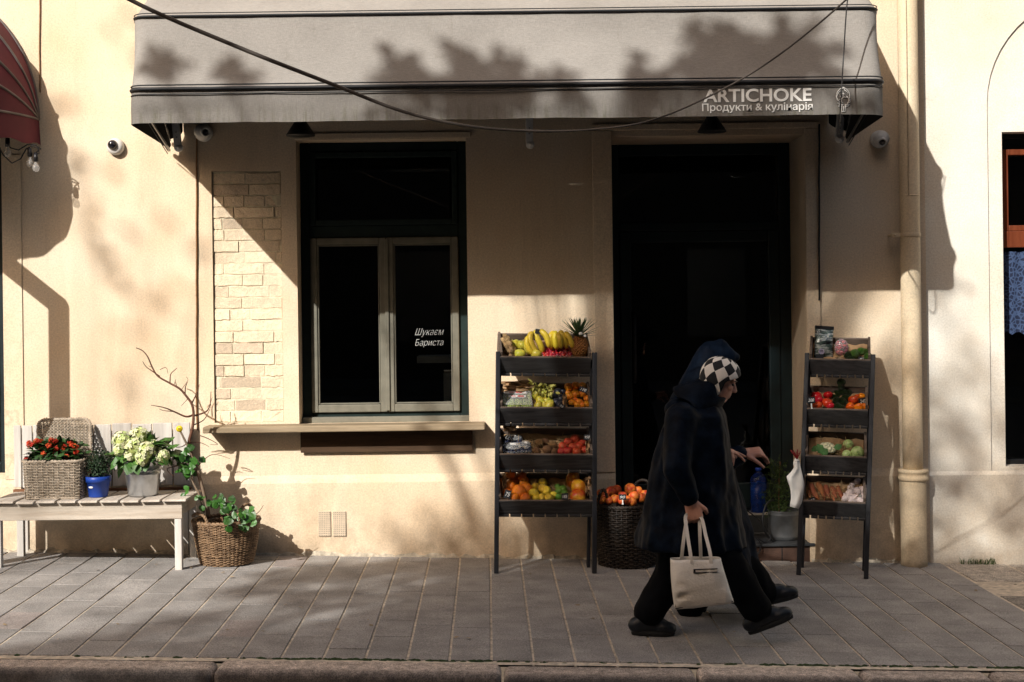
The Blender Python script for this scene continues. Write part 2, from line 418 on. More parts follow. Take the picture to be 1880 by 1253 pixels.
m.quad((xd0-.001, -.02, -.6), (xd0-.001, .0, -.6), (xd0-.001, 0, zpl), (xd0-.001, -.02, zpl-.012)); m.quad((xd1+.001, -.02, -.6), (xd1+.001, .0, -.6), (xd1+.001, 0, zpl), (xd1+.001, -.02, zpl-.012))
m.build('plinth', WALL, shop)
# ragged plaster edge where wall meets paving
def ragged(a, b):
    m = MB(); r2 = random.Random(int(a*100)); rows = [[], [], []]; x = a
    while x < b:
        h = r2.uniform(.004, .026) + .012*max(0, noise.noise(Vector((x*3, 0, 0)))); d = r2.uniform(.006, .015); z = zg(x)
        rows[0].append(Vector((x, -.0205, z+h))); rows[1].append(Vector((x, -.0205-d*.6, z+h*.7))); rows[2].append(Vector((x, -.0205-d*1.4, z-.01))); x += r2.uniform(.012, .05)
    m.loft(rows, closed=False, smooth=False); m.build('plaster_foot', simple('crumbled mortar', (.52, .45, .35), .95, .4, 30, 90, .8), shop)
ragged(-4.5, xd0-.01); ragged(xd1+.01, XJ)
# brick niche
BRICK = tinted('painted brick', (.95, .80, .60), .9, .10, 22, 50, .9, fine=.22)
m = MB(); r2 = random.Random(11); ch = .0695; z = zb0 + .004; row = 0
while z < zb1 - .01:
    x = xb0 - r2.uniform(0, .2) - (.12 if row % 2 else 0)
    while x < xb1:
        L = r2.choice([.25, .25, .25, .125, .19]); a, b = max(x, xb0+.003), min(x+L-.006, xb1-.003)
        if b - a > .02:
            k = r2.uniform(.84, 1.05); t = (k, k*.98, k*.95)
            if r2.random() > .90: t = (.74*k, .71*k, .70*k)
            zt = min(z+ch-.0055, zb1-.002); j = lambda: r2.uniform(-.0035, .0035)
            yf = .014 + r2.uniform(-.003, .005)
            nx = 5; ptsb = [(a+(b-a)*i/nx, z+j()) for i in range(nx+1)]; ptst = [(b-(b-a)*i/nx, zt+j()) for i in range(nx+1)]
            lp = ptsb + ptst; f0 = len(lp)
            ctr = [(a+b)/2, (z+zt)/2]
            ins = [(ctr[0]+(p[0]-ctr[0])*.975, yf+r2.uniform(-.0015, .0015), ctr[1]+(p[1]-ctr[1])*.93) for p in lp]
            vs = [(p[0], .036, p[1]) for p in lp] + [(p[0], yf+.004, p[1]) for p in lp] + ins
            fs = [(i, (i+1) % f0, f0+(i+1) % f0, f0+i) for i in range(f0)] + [(f0+i, f0+(i+1) % f0, 2*f0+(i+1) % f0, 2*f0+i) for i in range(f0)] + [tuple(2*f0+i for i in range(f0))]
            m.add(vs, fs, False, t)
        x += L
    z += ch; row += 1
m.build('brick_niche', BRICK, shop)
m = MB(); m.bx(xb0+.001, xb1-.001, .0195, .04, zb0+.001, zb1-.001); m.build('mortar', simple('mortar', (.86, .71, .52), .95, .3, 20, 90, .6), shop)
# dark interior and floor
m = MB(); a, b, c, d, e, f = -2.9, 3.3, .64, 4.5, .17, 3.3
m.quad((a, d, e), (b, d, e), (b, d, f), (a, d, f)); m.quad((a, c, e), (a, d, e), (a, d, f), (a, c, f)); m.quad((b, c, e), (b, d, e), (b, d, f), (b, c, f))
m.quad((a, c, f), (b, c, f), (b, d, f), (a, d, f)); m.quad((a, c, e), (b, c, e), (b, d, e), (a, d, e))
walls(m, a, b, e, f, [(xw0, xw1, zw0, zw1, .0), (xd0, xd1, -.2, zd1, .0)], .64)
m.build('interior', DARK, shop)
# shop window
win = bpy.data.objects.new('window', None); COL.objects.link(win); win.parent = shop
YW = .15
def frame_rect(m, x0, x1, z0, z1, w, y0, y1, wb=None):
    wb = wb or w
    m.bx(x0, x0+w, y0, y1, z0, z1); m.bx(x1-w, x1, y0, y1, z0, z1); m.bx(x0+w, x1-w, y0, y1, z1-w, z1); m.bx(x0+w, x1-w, y0, y1, z0, z0+wb)
zt0, zt1 = P(700, 436, YW).z, P(700, 414, YW).z
m = MB(); frame_rect(m, xw0+.001, xw1-.001, zw0+.02, zw1-.001, .058, YW, YW+.08, .04)
m.bx(xw0+.059, xw1-.059, YW-.004, YW+.076, zt0, zt1)
m.build('frame', FRAME_SHADE, win, .006)
m = MB(); m.bx(xw0+.001, xw1-.001, YW-.05, YW-.005, zw0-.002, zw0+.035); m.build('sill_board', FRAME, win, .006)
xm = P(711, 600, YW).x
def sash(xa, xb2):
    s = MB(); frame_rect(s, xa, xb2, zw0+.061, zt0-.002, .041, YW-.022, YW+.05, .048); o = s.build('sash', FRAME, win, .006)
    s = MB(); frame_rect(s, xa+.042, xb2-.042, zw0+.110, zt0-.044, .009, YW-.012, YW+.03); s.build('bead', FRAME, o, .004)
    s = MB(); s.bx(xa+.0415, xb2-.0415, YW+.01, YW+.016, zw0+.1095, zt0-.0435); s.build('pane', GLASS, o)
sash(xw0+.060, xm-.002); sash(xm+.002, xw1-.060)
m = MB(); frame_rect(m, xw0+.059, xw1-.059, zt1+.001, zw1-.060, .036, YW-.012, YW+.05); o = m.build('fanlight', FRAME_SHADE, win, .006)
m = MB(); m.bx(xw0+.11, xw1-.11, YW+.01, YW+.016, zt1+.03, zw1-.11); m.build('pane', GLASS, o)
m = MB(); q = P(711, 600, YW-.02); m.bx(q.x-.012, q.x+.012, YW-.034, YW-.0225, zw0+.07, zt0-.01); m.build('meeting_bar', FRAME, win, .003)
# chalk words on the right pane
CHALK = simple('chalk', (.75, .76, .74), .9, .2, 60)
a, b = P(762, 617, YW+.009), P(815, 603, YW+.009)
text('Шукаєм', 'chalk_word', CHALK, win, a.x, b.x, P(790, 619, YW+.009).z, P(790, 603, YW+.009).z, YW+.0085, -.022, .45)
text('Бариста', 'chalk_word', CHALK, win, a.x, b.x-.004, P(790, 638, YW+.009).z, P(790, 623, YW+.009).z, YW+.0085, -.022, .3)
# counter shelf below the window
zs = P(630, 783, -.15).z
sl = MB(); a, b = P(372, 790, -.165).x, P(890, 780, -.165).x
sl.bx(a, b, -.168, -.001, zs-.032, zs+.006)
o = sl.build('counter_shelf', SILLW, None, .006); tag(o, 'long weathered counter shelf along the wall under the shop window', 'shelf')
m = MB(); a, b = X0(553, 810), X0(868, 810); m.bx(a, b, -.03, -.0205, Z0(829, 710), zs-.034); o = m.build('wall_board', PANELW, None, .003); tag(o, 'narrow dark brown board fixed to the wall beneath the counter shelf', 'board')
# doorway
door = bpy.data.objects.new('door', None); COL.objects.link(door); door.parent = shop
YD = .46; zdl = P(1390, 945, .36).z
zta, ztb = P(1290, 424, YD).z, P(1290, 408, YD).z
m = MB(); frame_rect(m, xd0+.001, xd1-.001, zdl, zd1-.001, .075, YD, YD+.1, .03); m.bx(xd0+.077, xd1-.077, YD-.01, YD+.09, zta, ztb); m.build('frame', DOORP, door, .006)
m = MB(); frame_rect(m, xd0+.078, xd1-.078, zdl+.031, zta-.002, .07, YD-.012, YD+.05, .16); o = m.build('door_leaf', DOORP, door, .006)
m = MB(); m.bx(xd0+.145, xd1-.145, YD+.01, YD+.016, zdl+.18, zta-.07); m.build('pane', GLASS, o)
m = MB(); q = P(1165, 640, YD-.03); m.tube([(q.x, YD-.01, q.z-.22), (q.x, YD-.055, q.z-.2), (q.x, YD-.055, q.z+.2), (q.x, YD-.01, q.z+.22)], .011); m.build('handle', BLACKM, o)
m = MB(); m.bx(xd0+.078, xd1-.078, YD+.01, YD+.016, ztb+.002, zd1-.078); m.build('fanlight_pane', GLASS, door)
m = MB(); m.bx(xd0+.001, xd1-.001, .33, .62, -.2, zdl); m.build('door_step', simple('dark step', (.05, .06, .07), .5, .3, 12, 80, .2), shop, .004)
m = MB(); m.bx(X0(1340), xd1-.03, .325, .44, zdl+.001, zdl+.012); m.build('threshold_plate', ZINC, shop, .002)
m = MB(); m.bx(xd0+.001, xd1+.02, -.012, .328, -.25, zstep); m.build('tiled_step', TERRA, shop, .004)
m = MB(); m.bx(xd0+.001, xd1+.03, -.03, .327, zstep+.001, zstep+.018); m.build('step_nosing', simple('dark slate', (.035, .038, .042), .6, .3, 14, 90, .2), shop, .003)
GROUT = simple('grout', (.02, .02, .02), .9)
for px in (1200, 1260, 1320, 1380, 1435): q = X0(px, 1015); m = MB(); m.bx(q-.003, q+.003, -.0145, -.011, -.2, zstep-.002); m.build('tile_joint', GROUT, shop)
m = MB(); m.bx(X0(1360), X0(1425), .318, .329, zstep+.019, zstep+.03); m.build('metal_edge', STEEL, shop, .002)
# left opening seen at the frame edge
lw = bpy.data.objects.new('side_window', None); COL.objects.link(lw); lw.parent = shop
m = MB(); frame_rect(m, xl0+.001, xl1-.001, zl0+.001, zl1-.001, .06, .10, .18); m.bx((xl0+xl1)/2-.03, (xl0+xl1)/2+.03, .10, .17, zl0+.062, zl1-.062); m.build('frame', DOORP, lw, .005)
m = MB(); m.bx(xl0+.06, xl1-.06, .14, .146, zl0+.06, zl1-.06); m.build('pane', GLASS, lw)
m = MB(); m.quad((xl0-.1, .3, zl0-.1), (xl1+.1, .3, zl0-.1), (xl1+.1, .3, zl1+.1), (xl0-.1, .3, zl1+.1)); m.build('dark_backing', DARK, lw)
m = MB(); m.bx(xl1+.001, X0(40, 420), -.008, -.0005, zpl+.03, Z0(285, 20)); m.build('side_surround', WALL, shop, .003)
# ------------------------------------------------------------------ neighbour building to the right
nb = thing('neighbour_building', 'whitewashed house front right of the downpipe with an arched recess', 'building', (0, 0, 0))
xa = X0(1817, 600); xr = xa + 1.32; xc = (xa+xr)/2; ra = (xr-xa)/2; zsp = Z0(190, 1815); YA = .012
m = MB(); zp2 = Z0(868, 1800); top = 7.5
m.quad((XJ, .0, -.6), (xa, 0, -.6), (xa, 0, top), (XJ, 0, top)); m.quad((xr, .0, -.6), (xr+3, 0, -.6), (xr+3, 0, top), (xr, 0, top))
m.quad((xa, 0, -.6), (xr, 0, -.6), (xr, 0, zp2), (xa, 0, zp2))
N = 24; arc = [Vector((xc - ra*math.cos(PI*i/N), 0, zsp + ra*math.sin(PI*i/N))) for i in range(N+1)]
for p, q in zip(arc[:-1], arc[1:]):
    m.quad(p, q, (q.x, 0, top), (p.x, 0, top)); m.quad(p, (p.x, YA, p.z), (q.x, YA, q.z), q, True)
m.quad((xa, 0, zp2), (xa, YA, zp2), (xa, YA, zsp), (xa, 0, zsp)); m.quad((xr, 0, zp2), (xr, YA, zp2), (xr, YA, zsp), (xr, 0, zsp)); m.quad((xa, 0, zp2), (xr, 0, zp2), (xr, YA, zp2), (xa, YA, zp2))
xn0 = X0(1844, 550); xn1 = xr - (xn0-xa); zn0, zn1 = Z0(857, 1860), Z0(242, 1860)
walls(m, xa, xr, zp2, zsp+ra, [(xn0, xn1, zn0, zn1, .22)], YA)
m.build('wall', WALL2, nb)
m = MB(); a, b = XJ+.001, xr+3
m.loft([[Vector((a, -.02, -.6)), Vector((b, -.02, -.6))], [Vector((a, -.02, zp2-.012)), Vector((b, -.02, zp2-.012))], [Vector((a, -.0008, zp2+.01)), Vector((b, -.0008, zp2+.01))]], closed=False, smooth=False); m.build('plinth', WALL2, nb)
nw = bpy.data.objects.new('window', None); COL.objects.link(nw); nw.parent = nb
Yn = .12
m = MB(); frame_rect(m, xn0+.001, xn1-.001, zn0+.001, zn1-.001, .03, Yn, Yn+.08); m.build('outer_frame', BLACKM, nw, .004)
za, zb = P(1865, 455, Yn).z, P(1865, 425, Yn).z
m = MB(); frame_rect(m, xn0+.036, xn1-.036, zb+.001, P(1865, 275, Yn).z, .035, Yn-.012, Yn+.05); m.bx(xn0+.032, xn1-.032, Yn-.02, Yn+.06, za, zb); m.build('red_frame', REDWOOD, nw, .004)
m = MB(); m.bx(xn0+.03, xn1-.03, Yn+.03, Yn+.036, zn0+.03, za); m.bx(xn0+.03, xn1-.03, Yn+.052, Yn+.058, zb, zn1-.03); m.build('pane', GLASS, nw)
lace, nt, b_, v_ = base('blue lace', .8)
vr = nd(nt, 'ShaderNodeTexVoronoi', feature='DISTANCE_TO_EDGE'); vr.inputs['Scale'].default_value = 38; nt.links.new(v_, vr.inputs['Vector'])
nt.links.new(ramp(nt, vr.outputs['Distance'], [(.06, (.05, .085, .18)), (.16, (.01, .018, .05))]), b_.inputs['Base Color'])
m = MB(); rows = []
for i in range(14):
    zz = P(1865, 462, Yn).z - (P(1865, 462, Yn).z - P(1865, 612, Yn).z)*i/13
    rows.append([Vector((xn0+.035+(xn1-xn0-.07)*j/40, Yn+.015+.008*math.sin(j*1.9+i*.1), zz + (.012*math.sin(j*2.2) if i == 13 else 0))) for j in range(41)])
m.loft(rows, closed=False); m.build('lace_curtain', lace, nw)
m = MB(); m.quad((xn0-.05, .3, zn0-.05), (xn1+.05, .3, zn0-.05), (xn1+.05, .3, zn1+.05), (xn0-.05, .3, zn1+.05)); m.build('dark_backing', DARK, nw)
# ------------------------------------------------------------------ downpipe
xp = P(1673, 600, -.1).x; q = P(1678, 1043, -.11); zf = zg(xp)
pr = thing('downpipe', 'cream painted rain downpipe with a wider lower sleeve and clamp', 'downpipe', (xp, -.1, zf))
zc = P(1675, 872, -.1).z
def wob(r, z): return r
prof = [(.0595, zc+.02 + (7.2-zc)*i/40) for i in range(41)]
m = MB(); m.lathe(prof, 24, (xp, -.1, 0)); m.build('pipe', PIPE, pr)
m = MB(); m.lathe([(.080, zf-.02), (.077, zf+.05), (.076, zc-.05), (.080, zc-.03)], 24, (xp, -.1, 0)); m.build('lower_sleeve', PIPE, pr)
m = MB(); m.lathe([(.079, zc-.035), (.088, zc-.03), (.09, zc-.012), (.083, zc-.006), (.083, zc+.012), (.09, zc+.018), (.088, zc+.032), (.06, zc+.036)], 24, (xp, -.1, 0)); m.build('collar', PIPE, pr)
zk = P(1670, 432, -.1).z
m = MB(); m.lathe([(.0605, zk-.012), (.0645, zk-.012), (.0645, zk+.012), (.0605, zk+.012)], 24, (xp, -.1, 0)); m.bx(xp-.115, xp-.055, -.112, -.088, zk-.013, zk+.013); m.bx(xp-.11, xp-.10, -.09, -.001, zk-.008, zk+.008); m.build('clamp', PIPE, pr, .003)
m = MB(); m.tube([(xp-.1, -.135, zk), (xp-.1, -.07, zk)], .007); m.box((xp-.1, -.125, zk), (.02, .012, .02)); m.build('clamp_bolt', PIPE, pr)
m = MB(); zk2 = P(1670, 360, -.1).z; m.lathe([(.0605, zk2-.004), (.063, zk2), (.0605, zk2+.004)], 24, (xp, -.1, 0)); m.tube([(xp-.022, -.1575, zk2), (xp-.022, -.1575, 7)], .003, 6); m.build('pipe_seam', PIPE, pr)
# ------------------------------------------------------------------ wires fixed to the wall
def cable(name, pts, r, mat, label, cat='cable'):
    m = MB(); m.tube(pts, r, 6); o = m.build(name, mat); tag(o, label, cat); return o
RUST = simple('rusty brown', (.26, .13, .055), .7, .4, 30, 90, .4)
cable('wall_conduit', [P(361+.35*math.sin(i*1.7), 232+i*28, -.008) for i in range(20)] + [P(363, 790, -.008)], .0055, RUST, 'thin rusty conduit running down the wall left of the brick niche', 'conduit')
cable('wall_conduit', [P(1504+.3*math.sin(i*1.3), 228+i*27, -.022) for i in range(13)], .006, BLACKP, 'thin dark conduit down the wall right of the doorway', 'conduit')
cable('wall_wire', [P(73 + .5*math.sin(i), -30+i*25, -.006) for i in range(9)], .004, RUST, 'thin brown wire dropping to the corner of the red awning', 'wire')

# coffee counter just inside the right pane
t = thing('counter_cabinet', 'pale steel counter cabinet dimly seen behind the right window pane', 'cabinet', (P(815, 745, .34).x, .34, P(815, 745, .34).z))
CABM = simple('dull cabinet', (.11, .125, .13), .5, .2, 8)
a, b = P(815, 745, .30), P(850, 684, .30); m = MB(); m.bx(a.x, b.x+.1, .28, .5, a.z-.1, b.z); m.build('cabinet_body', CABM, t, .004)
a, b = P(766, 667, .30), P(850, 653, .30); m = MB(); m.bx(a.x, b.x+.1, .27, .5, a.z, b.z); m.build('cabinet_top', CABM, t, .004)
a = P(830, 674, .30); m = MB(); m.bx(a.x, a.x+.1, .285, .48, P(815, 684, .3).z+.001, P(766, 667, .30).z-.001); m.build('neck', CABM, t, .003)
a, b = P(815, 681.5, .279), P(850, 680, .279); m = MB(); m.bx(a.x, b.x+.1, .274, .279, a.z-.002, b.z+.003); m.build('steel_edge', WHITEP, t)
# ------------------------------------------------------------------ grey awning
def fabric_mat(K=1.0):
    m, nt, b, v = base('awning fabric', .88, 0, .15)
    c = ramp(nt, noi(nt, v, 2.2, 5), [(.3, (.29*K, .272*K, .25*K)), (.7, (.36*K, .338*K, .312*K))])
    str_ = ramp(nt, noi(nt, mapv(nt, v, (9, 9, .35)), 3.2, 6, .7), [(.58, (1, 1, 1)), (.85, (.80, .78, .74))])
    c = mixc(nt, 1, c, str_, 'MULTIPLY')
    sp = nd(nt, 'ShaderNodeSeparateXYZ'); nt.links.new(v, sp.inputs[0])
    mr = nd(nt, 'ShaderNodeMapRange'); nt.links.new(sp.outputs[2], mr.inputs[0]); mr.inputs[1].default_value = 0; mr.inputs[2].default_value = .11; mr.inputs[3].default_value = 1; mr.inputs[4].default_value = 0
    mu = nd(nt, 'ShaderNodeMath', operation='MULTIPLY'); nt.links.new(mr.outputs[0], mu.inputs[0])
    gn = ramp(nt, noi(nt, mapv(nt, v, (14, 14, .6)), 2.5, 6, .7), [(.48, (0, 0, 0)), (.72, (.9, .9, .9))]); nt.links.new(gn, mu.inputs[1])
    c = mixc(nt, mu.outputs[0], c, (.085, .085, .035))
    wv = mixc(nt, .5, noi(nt, mapv(nt, v, (420, 420, 40)), 1, 2), noi(nt, mapv(nt, v, (40, 40, 420)), 1, 2))
    c = mixc(nt, .5, c, ramp(nt, wv, [(.38, (.68, .68, .68)), (.62, (1.25, 1.25, 1.25))]), 'MULTIPLY')
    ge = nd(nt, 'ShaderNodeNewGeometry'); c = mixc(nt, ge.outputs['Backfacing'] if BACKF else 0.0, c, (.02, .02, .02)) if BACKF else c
    nt.links.new(c, b.inputs['Base Color']); bump(nt, b, wv, .25, .003)
    return m
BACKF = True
AWX = [(-2.030, 1.982)]
ZVB = P(888, 219, -1.2).z
zvt, zb2 = P(930, 157, -1.2).z, P(930, 23, -1.08).z
CLOTH = fabric_mat(); CLOTHV = fabric_mat(.66)  # valance copy darkened in its colour, as an upright face in less light
aw = thing('shop_awning', 'dark grey fabric awning with white lettering over the shop front', 'awning', (0, 0, ZVB))
NF = 90
def bow(xa, xb, Yc, Zc, Yb, Zb, rc=.09, jit=None):
    bk0, bk1 = P(304, 265, -.12).x, P(1562, 250, -.12).x
    if Zc > 3.5: bk0, bk1 = xa, xb
    pts = []; ns, nc = 8, 5
    for i in range(ns): t = i/ns; pts.append(Vector((bk0+(xa-bk0)*t, Yb+(Yc+rc-Yb)*t, Zb+(Zc-Zb)*t)))
    for i in range(nc): a = PI/2*i/nc; pts.append(Vector((xa+rc-rc*math.cos(a), Yc+rc-rc*math.sin(a), Zc)))
    for i in range(NF+1): t = i/NF; pts.append(Vector((xa+rc+(xb-xa-2*rc)*t, Yc, Zc)))
    for i in range(1, nc+1): a = PI/2*(1-i/nc); pts.append(Vector((xb-rc+rc*math.cos(a), Yc+rc-rc*math.sin(a), Zc)))
    for i in range(1, ns+1): t = 1-i/ns; pts.append(Vector((bk1+(xb-bk1)*t, Yb+(Yc+rc-Yb)*t, Zb+(Zc-Zb)*t)))
    return pts
xL1, xR1 = P(234, 160, -1.2).x, P(1627, 150, -1.2).x
xL2, xR2 = P(240, 30, -1.08).x, P(1616, 15, -1.08).x
zh = P(330, 275, -.06).z
B0 = bow(xL1-.004, xR1+.002, -1.2, ZVB, -.16, P(305, 268, -.16).z)
B1 = bow(xL1, xR1, -1.2, zvt, -.06, zh)
B2 = bow(xL2, xR2, -1.08, zb2, -.05, zh+.06)
B3 = bow(-2.0, 1.95, -.02, 3.85, -.005, zh+.12)
def between(A, B, n, sag, seed, flat=9):
    rows = []
    for i in range(n+1):
        t = i/n; row = []
        for k, (p, q) in enumerate(zip(A, B)):
            w = p.lerp(q, t); s = math.sin(PI*t)
            nz = (.12 if flat < w.x < 1.86 else 1)*( noise.noise(Vector((w.x*1.7, t*2.0, seed)))*.014*s + noise.noise(Vector((w.x*6, t*3+4, seed)))*.003)
            end = min(1, min(k, len(A)-1-k)/12)
            row.append(w + Vector((0, (sag*s + nz)*end, 0)) + Vector((sag*s*(1-end)*(1 if w.x < 0 else -1)*.8, 0, 0)))
        rows.append(row)
    return rows
m = MB(); m.loft(between(B1, B2, 10, .022, 1), closed=False); m.loft(between(B2, B3, 8, .03, 5), closed=False); m.build('canopy', CLOTH, aw)
vrows = between(B0, B1, 8, 0, 9, 1.0)
for k in range(len(B0)):
    w = vrows[0][k]; w.z += .006*noise.noise(Vector((w.x*2.2, 0, 3))) + .003*noise.noise(Vector((w.x*9, 2, 3)))
    for i in range(9): vrows[i][k].y += (.010 if w.x < 1.0 else .0006)*noise.noise(Vector((w.x*2.5, i*.1, 7)))*(1-i/8)
m = MB(); m.loft(vrows, closed=False); m.build('valance', CLOTHV, aw)
m = MB()
off = lambda L, dy, dz: [p + Vector((0, dy, dz)) for p in L]
CORD = simple('black cord', (.02, .021, .024), .6, .2, 20)
m.tube(off(B1, -.012, .002), .008, 6); m.tube(off(B1, -.009, -.026), .003, 5); m.tube(off(B1, -.010, .022), .004, 5); m.tube(off(B2, -.010, 0), .006, 6); m.tube(off(B2, -.008, .016), .003, 5)
m.build('piping', CORD, aw)
m = MB(); m.tube(off(B1, .02, 0), .012, 6); m.tube(off(B2, .02, 0), .012, 6); m.build('frame', STEEL, aw)
ARMW = simple('pale grey enamel', (.86, .85, .82), .4, .1, 18, 90, .1)
def arm(px0, py0, px1, py1, Y):
    m = MB(); a, b = P(px0, py0, Y), P(px1, py1, Y)
    d = (b-a).normalized(); q = Matrix(((d.z, 0, d.x), (0, 1, 0), (-d.x, 0, d.z)))
    m.box((a+b)/2, (.044, .03, (b-a).length), q)
    o = m.build('bracket', ARMW, aw, .004)
    m = MB(); c = b + Vector((.004, -.004, -.012)); m.lathe([(0, -.012), (.024, -.012), (.026, -.008), (.026, .010), (0, .012)], 18, c, Matrix.Rotation(PI/2, 3, 'X')); m.lathe([(0, -.026), (.010, -.024), (.011, -.012)], 12, c, Matrix.Rotation(-PI/2, 3, 'X')); m.build('pivot', ARMW, o)
    m = MB()
    for t in (.55, .72): c = a.lerp(b, t); m.ell((c.x, c.y-.015, c.z), (.005, .004, .005), None, 8, 6)
    m.build('screw', STEEL, o)
arm(321, 215, 327, 268, -.10); arm(1545, 195, 1540, 252, -.10); arm(972, 205, 972, 262, -.09)
WHITE = simple('white print', (.90, .89, .86), .8, .05, 30)
YV = -1.2036
q0, q1 = P(1291, 172, YV), P(1490, 170, YV)
text('ARTICHOKE', 'lettering', WHITE, aw, q0.x, q1.x, P(1390, 187.5, YV).z, P(1390, 163, YV).z, YV, .022)
q0, q1 = P(1289, 195, YV), P(1492, 193, YV)
text('Продукти & кулінарія', 'lettering', WHITE, aw, q0.x, q1.x, P(1390, 207, YV).z, P(1390, 189, YV).z, YV, .012)
# artichoke emblem, drawn as thin white strokes
m = MB()
def stroke(pts, w=.0018):
    m.tube([P(1548 + x*.98, 182 + y*.96, YV-.001) for x, y in pts], w, 5)
def arcp(cx, cy, rx, ry, a0, a1, n=12): return [(cx+rx*math.cos(math.radians(a0+(a1-a0)*i/n)), cy+ry*math.sin(math.radians(a0+(a1-a0)*i/n))) for i in range(n+1)]
stroke([(-6, 6), (-11, 2), (-13, -5), (-11, -13), (-6, -19), (0, -23), (6, -19), (11, -13), (12.5, -5), (12, 1)])
stroke([(0, -23), (-3, -17), (0, -12), (3, -17), (0, -23)]); stroke([(-3, -17), (-9, -12), (-6, -5), (0, -12)]); stroke([(3, -17), (9, -12), (7, -5), (0, -12)])
stroke([(-9, -12), (-12, -4), (-9, 3), (-3, -1), (-6, -5)]); stroke([(7, -5), (11, -1)]); stroke([(0, -12), (0, -4), (5, -2), (7, -5)])
stroke(arcp(4, 2, 7, 6, 150, 420)); stroke([(-3, -1), (-4, 5), (0, 8)]); stroke([(-6, 6), (-12, 8), (-3, 11), (2, 10)]); stroke([(9, 6), (14, 1), (13, 6), (8, 9)]); stroke([(4, 11), (12, 11), (9, 14), (3, 14)])
stroke([(-2, 10), (-3, 24)]); stroke([(4, 11), (4, 24)]); stroke([(-3, 24), (4, 24)]); stroke([(.7, 14), (.6, 24)])
stroke([(-7, 11), (-9, 14), (-3, 14)])
m.build('artichoke_emblem', WHITE, aw)
# ------------------------------------------------------------------ red dome awning at the left edge
REDC = simple('oxblood canvas', (.12, .018, .030), .8, .25, 5, 240, .2)
ra_ = thing('dome_awning', 'dark red dome awning over the neighbouring shop at the left edge', 'awning', P(-60, 222, 0))
hx, hz = P(73, 222, 0).x, P(73, 222, 0).z; a_, b_ = .86, .90; xc_ = hx - a_
def dome(th, ph): return Vector((xc_ + a_*math.cos(ph), -.012 - b_*math.sin(ph)*math.sin(th), hz + b_*math.sin(ph)*math.cos(th)))
m = MB()
TH = [0, .42, .84, 1.2, PI/2]
for t0, t1 in zip(TH[:-1], TH[1:]):
    m.loft([[dome(t0+(t1-t0)*i/6, PI*k/48)*1 + Vector((0, .02*math.sin(PI*i/6)*math.sin(PI*k/48), -.02*math.sin(PI*i/6)*math.sin(PI*k/48))) for k in range(49)] for i in range(7)], closed=False)
m.build('canopy', REDC, ra_)
m = MB(); m.loft([[dome(PI/2, PI*k/48) + Vector((.012*i/4*math.cos(PI*k/48), -.012*i/4, -.155*i/4 + (.01*math.sin(k*1.3) if i == 4 else 0))) for k in range(49)] for i in range(5)], closed=False); m.build('valance', REDC, ra_)
PIPING = simple('grey piping', (.16, .13, .12), .6, .2, 20)
for t in TH:
    m = MB(); m.tube([dome(t, PI*k/48) + Vector((0, -.006, .004)) for k in range(49)], .008, 6); m.build('rib', PIPING, ra_)
# string of bulbs beneath it
sl_ = thing('string_lights', 'black string of clear bulbs hanging under the red awning', 'string lights', P(40, 262, -.25))
m = MB(); m.tube([P(x, y, -.25) for x, y in ((-40, 268), (-5, 262), (6, 285), (22, 300), (38, 292), (48, 274), (58, 268), (70, 272), (72, 282), (62, 284))], .004, 6); m.tube([P(x, y, -.24) for x, y in ((10, 262), (20, 272), (34, 276), (50, 266), (64, 266), (75, 274), (66, 280))], .004, 6); m.build('wire', BLACKP, sl_)
BULB = thinplastic('bulb glass', (.85, .82, .78), .32)
for (x, y, up) in ((14, 277, 1), (55, 297, 0), (66, 306, 0)):
    m = MB(); c = P(x, y - (16 if not up else 14), -.25); m.lathe([(0, .03), (.013, .03), (.015, .0), (.015, -.022), (0, -.022)], 12, c); s_ = m.build('socket', BLACKP, sl_)
    m = MB(); m.lathe([(.009, 0), (.011, -.014), (.020, -.03), (.022, -.042), (.016, -.058), (.0, -.064)], 14, c - Vector((0, 0, .022))); m.build('bulb', BULB, s_)
# ------------------------------------------------------------------ wall lamps and security cameras
def wall_lamp(px, py, Y, label):
    c = P(px, py, Y); t = thing('wall_lamp', label, 'lamp', (c.x, 0, c.z + .1))
    m = MB(); m.lathe([(.084, 0), (.086, .004), (.036, .082), (.028, .10), (.012, .106), (0, .106)], 28, c); m.lathe([(.080, .002), (.034, .08), (0, .084)], 28, c); m.build('lamp_shade', BLACKM, t)
    m = MB(); m.tube([c + Vector((0, 0, .10)), c + Vector((0, .01, .16)), c + Vector((0, .06, .20)), c + Vector((0, .16, .20)), Vector((c.x, -.01, c.z + .17))], .009, 8); m.build('arm', BLACKM, t)
    m = MB(); m.lathe([(0, -.012), (.04, -.012), (.04, .012), (0, .012)], 20, (c.x, -.013, c.z + .17), Matrix.Rotation(PI/2, 3, 'X')); m.build('wall_plate', BLACKM, t)
wall_lamp(552, 250, -.34, 'black cone lamp under the awning above the brick niche and window')
wall_lamp(1307, 243, -.34, 'black cone lamp under the awning above the doorway')
LENS = simple('dark lens', (.01, .01, .014), .08, .1, 5, spec=.8)
def dome_cam(px, py, label):
    c = P(px, py, -.03); t = thing('security_camera', label, 'camera', (c.x, 0, c.z)); R = Matrix.Rotation(PI/2, 3, 'X')
    m = MB(); m.lathe([(.052, -.03), (.053, -.01), (.046, .008), (.034, .016), (.0, .02)], 28, c + Vector((.003, 0, -.004)), R); m.build('housing', WHITEP, t)
    m = MB(); m.ell(c + Vector((-.006, -.018, .004)), .030, None, 20, 14); m.build('dome_lens', LENS, t)
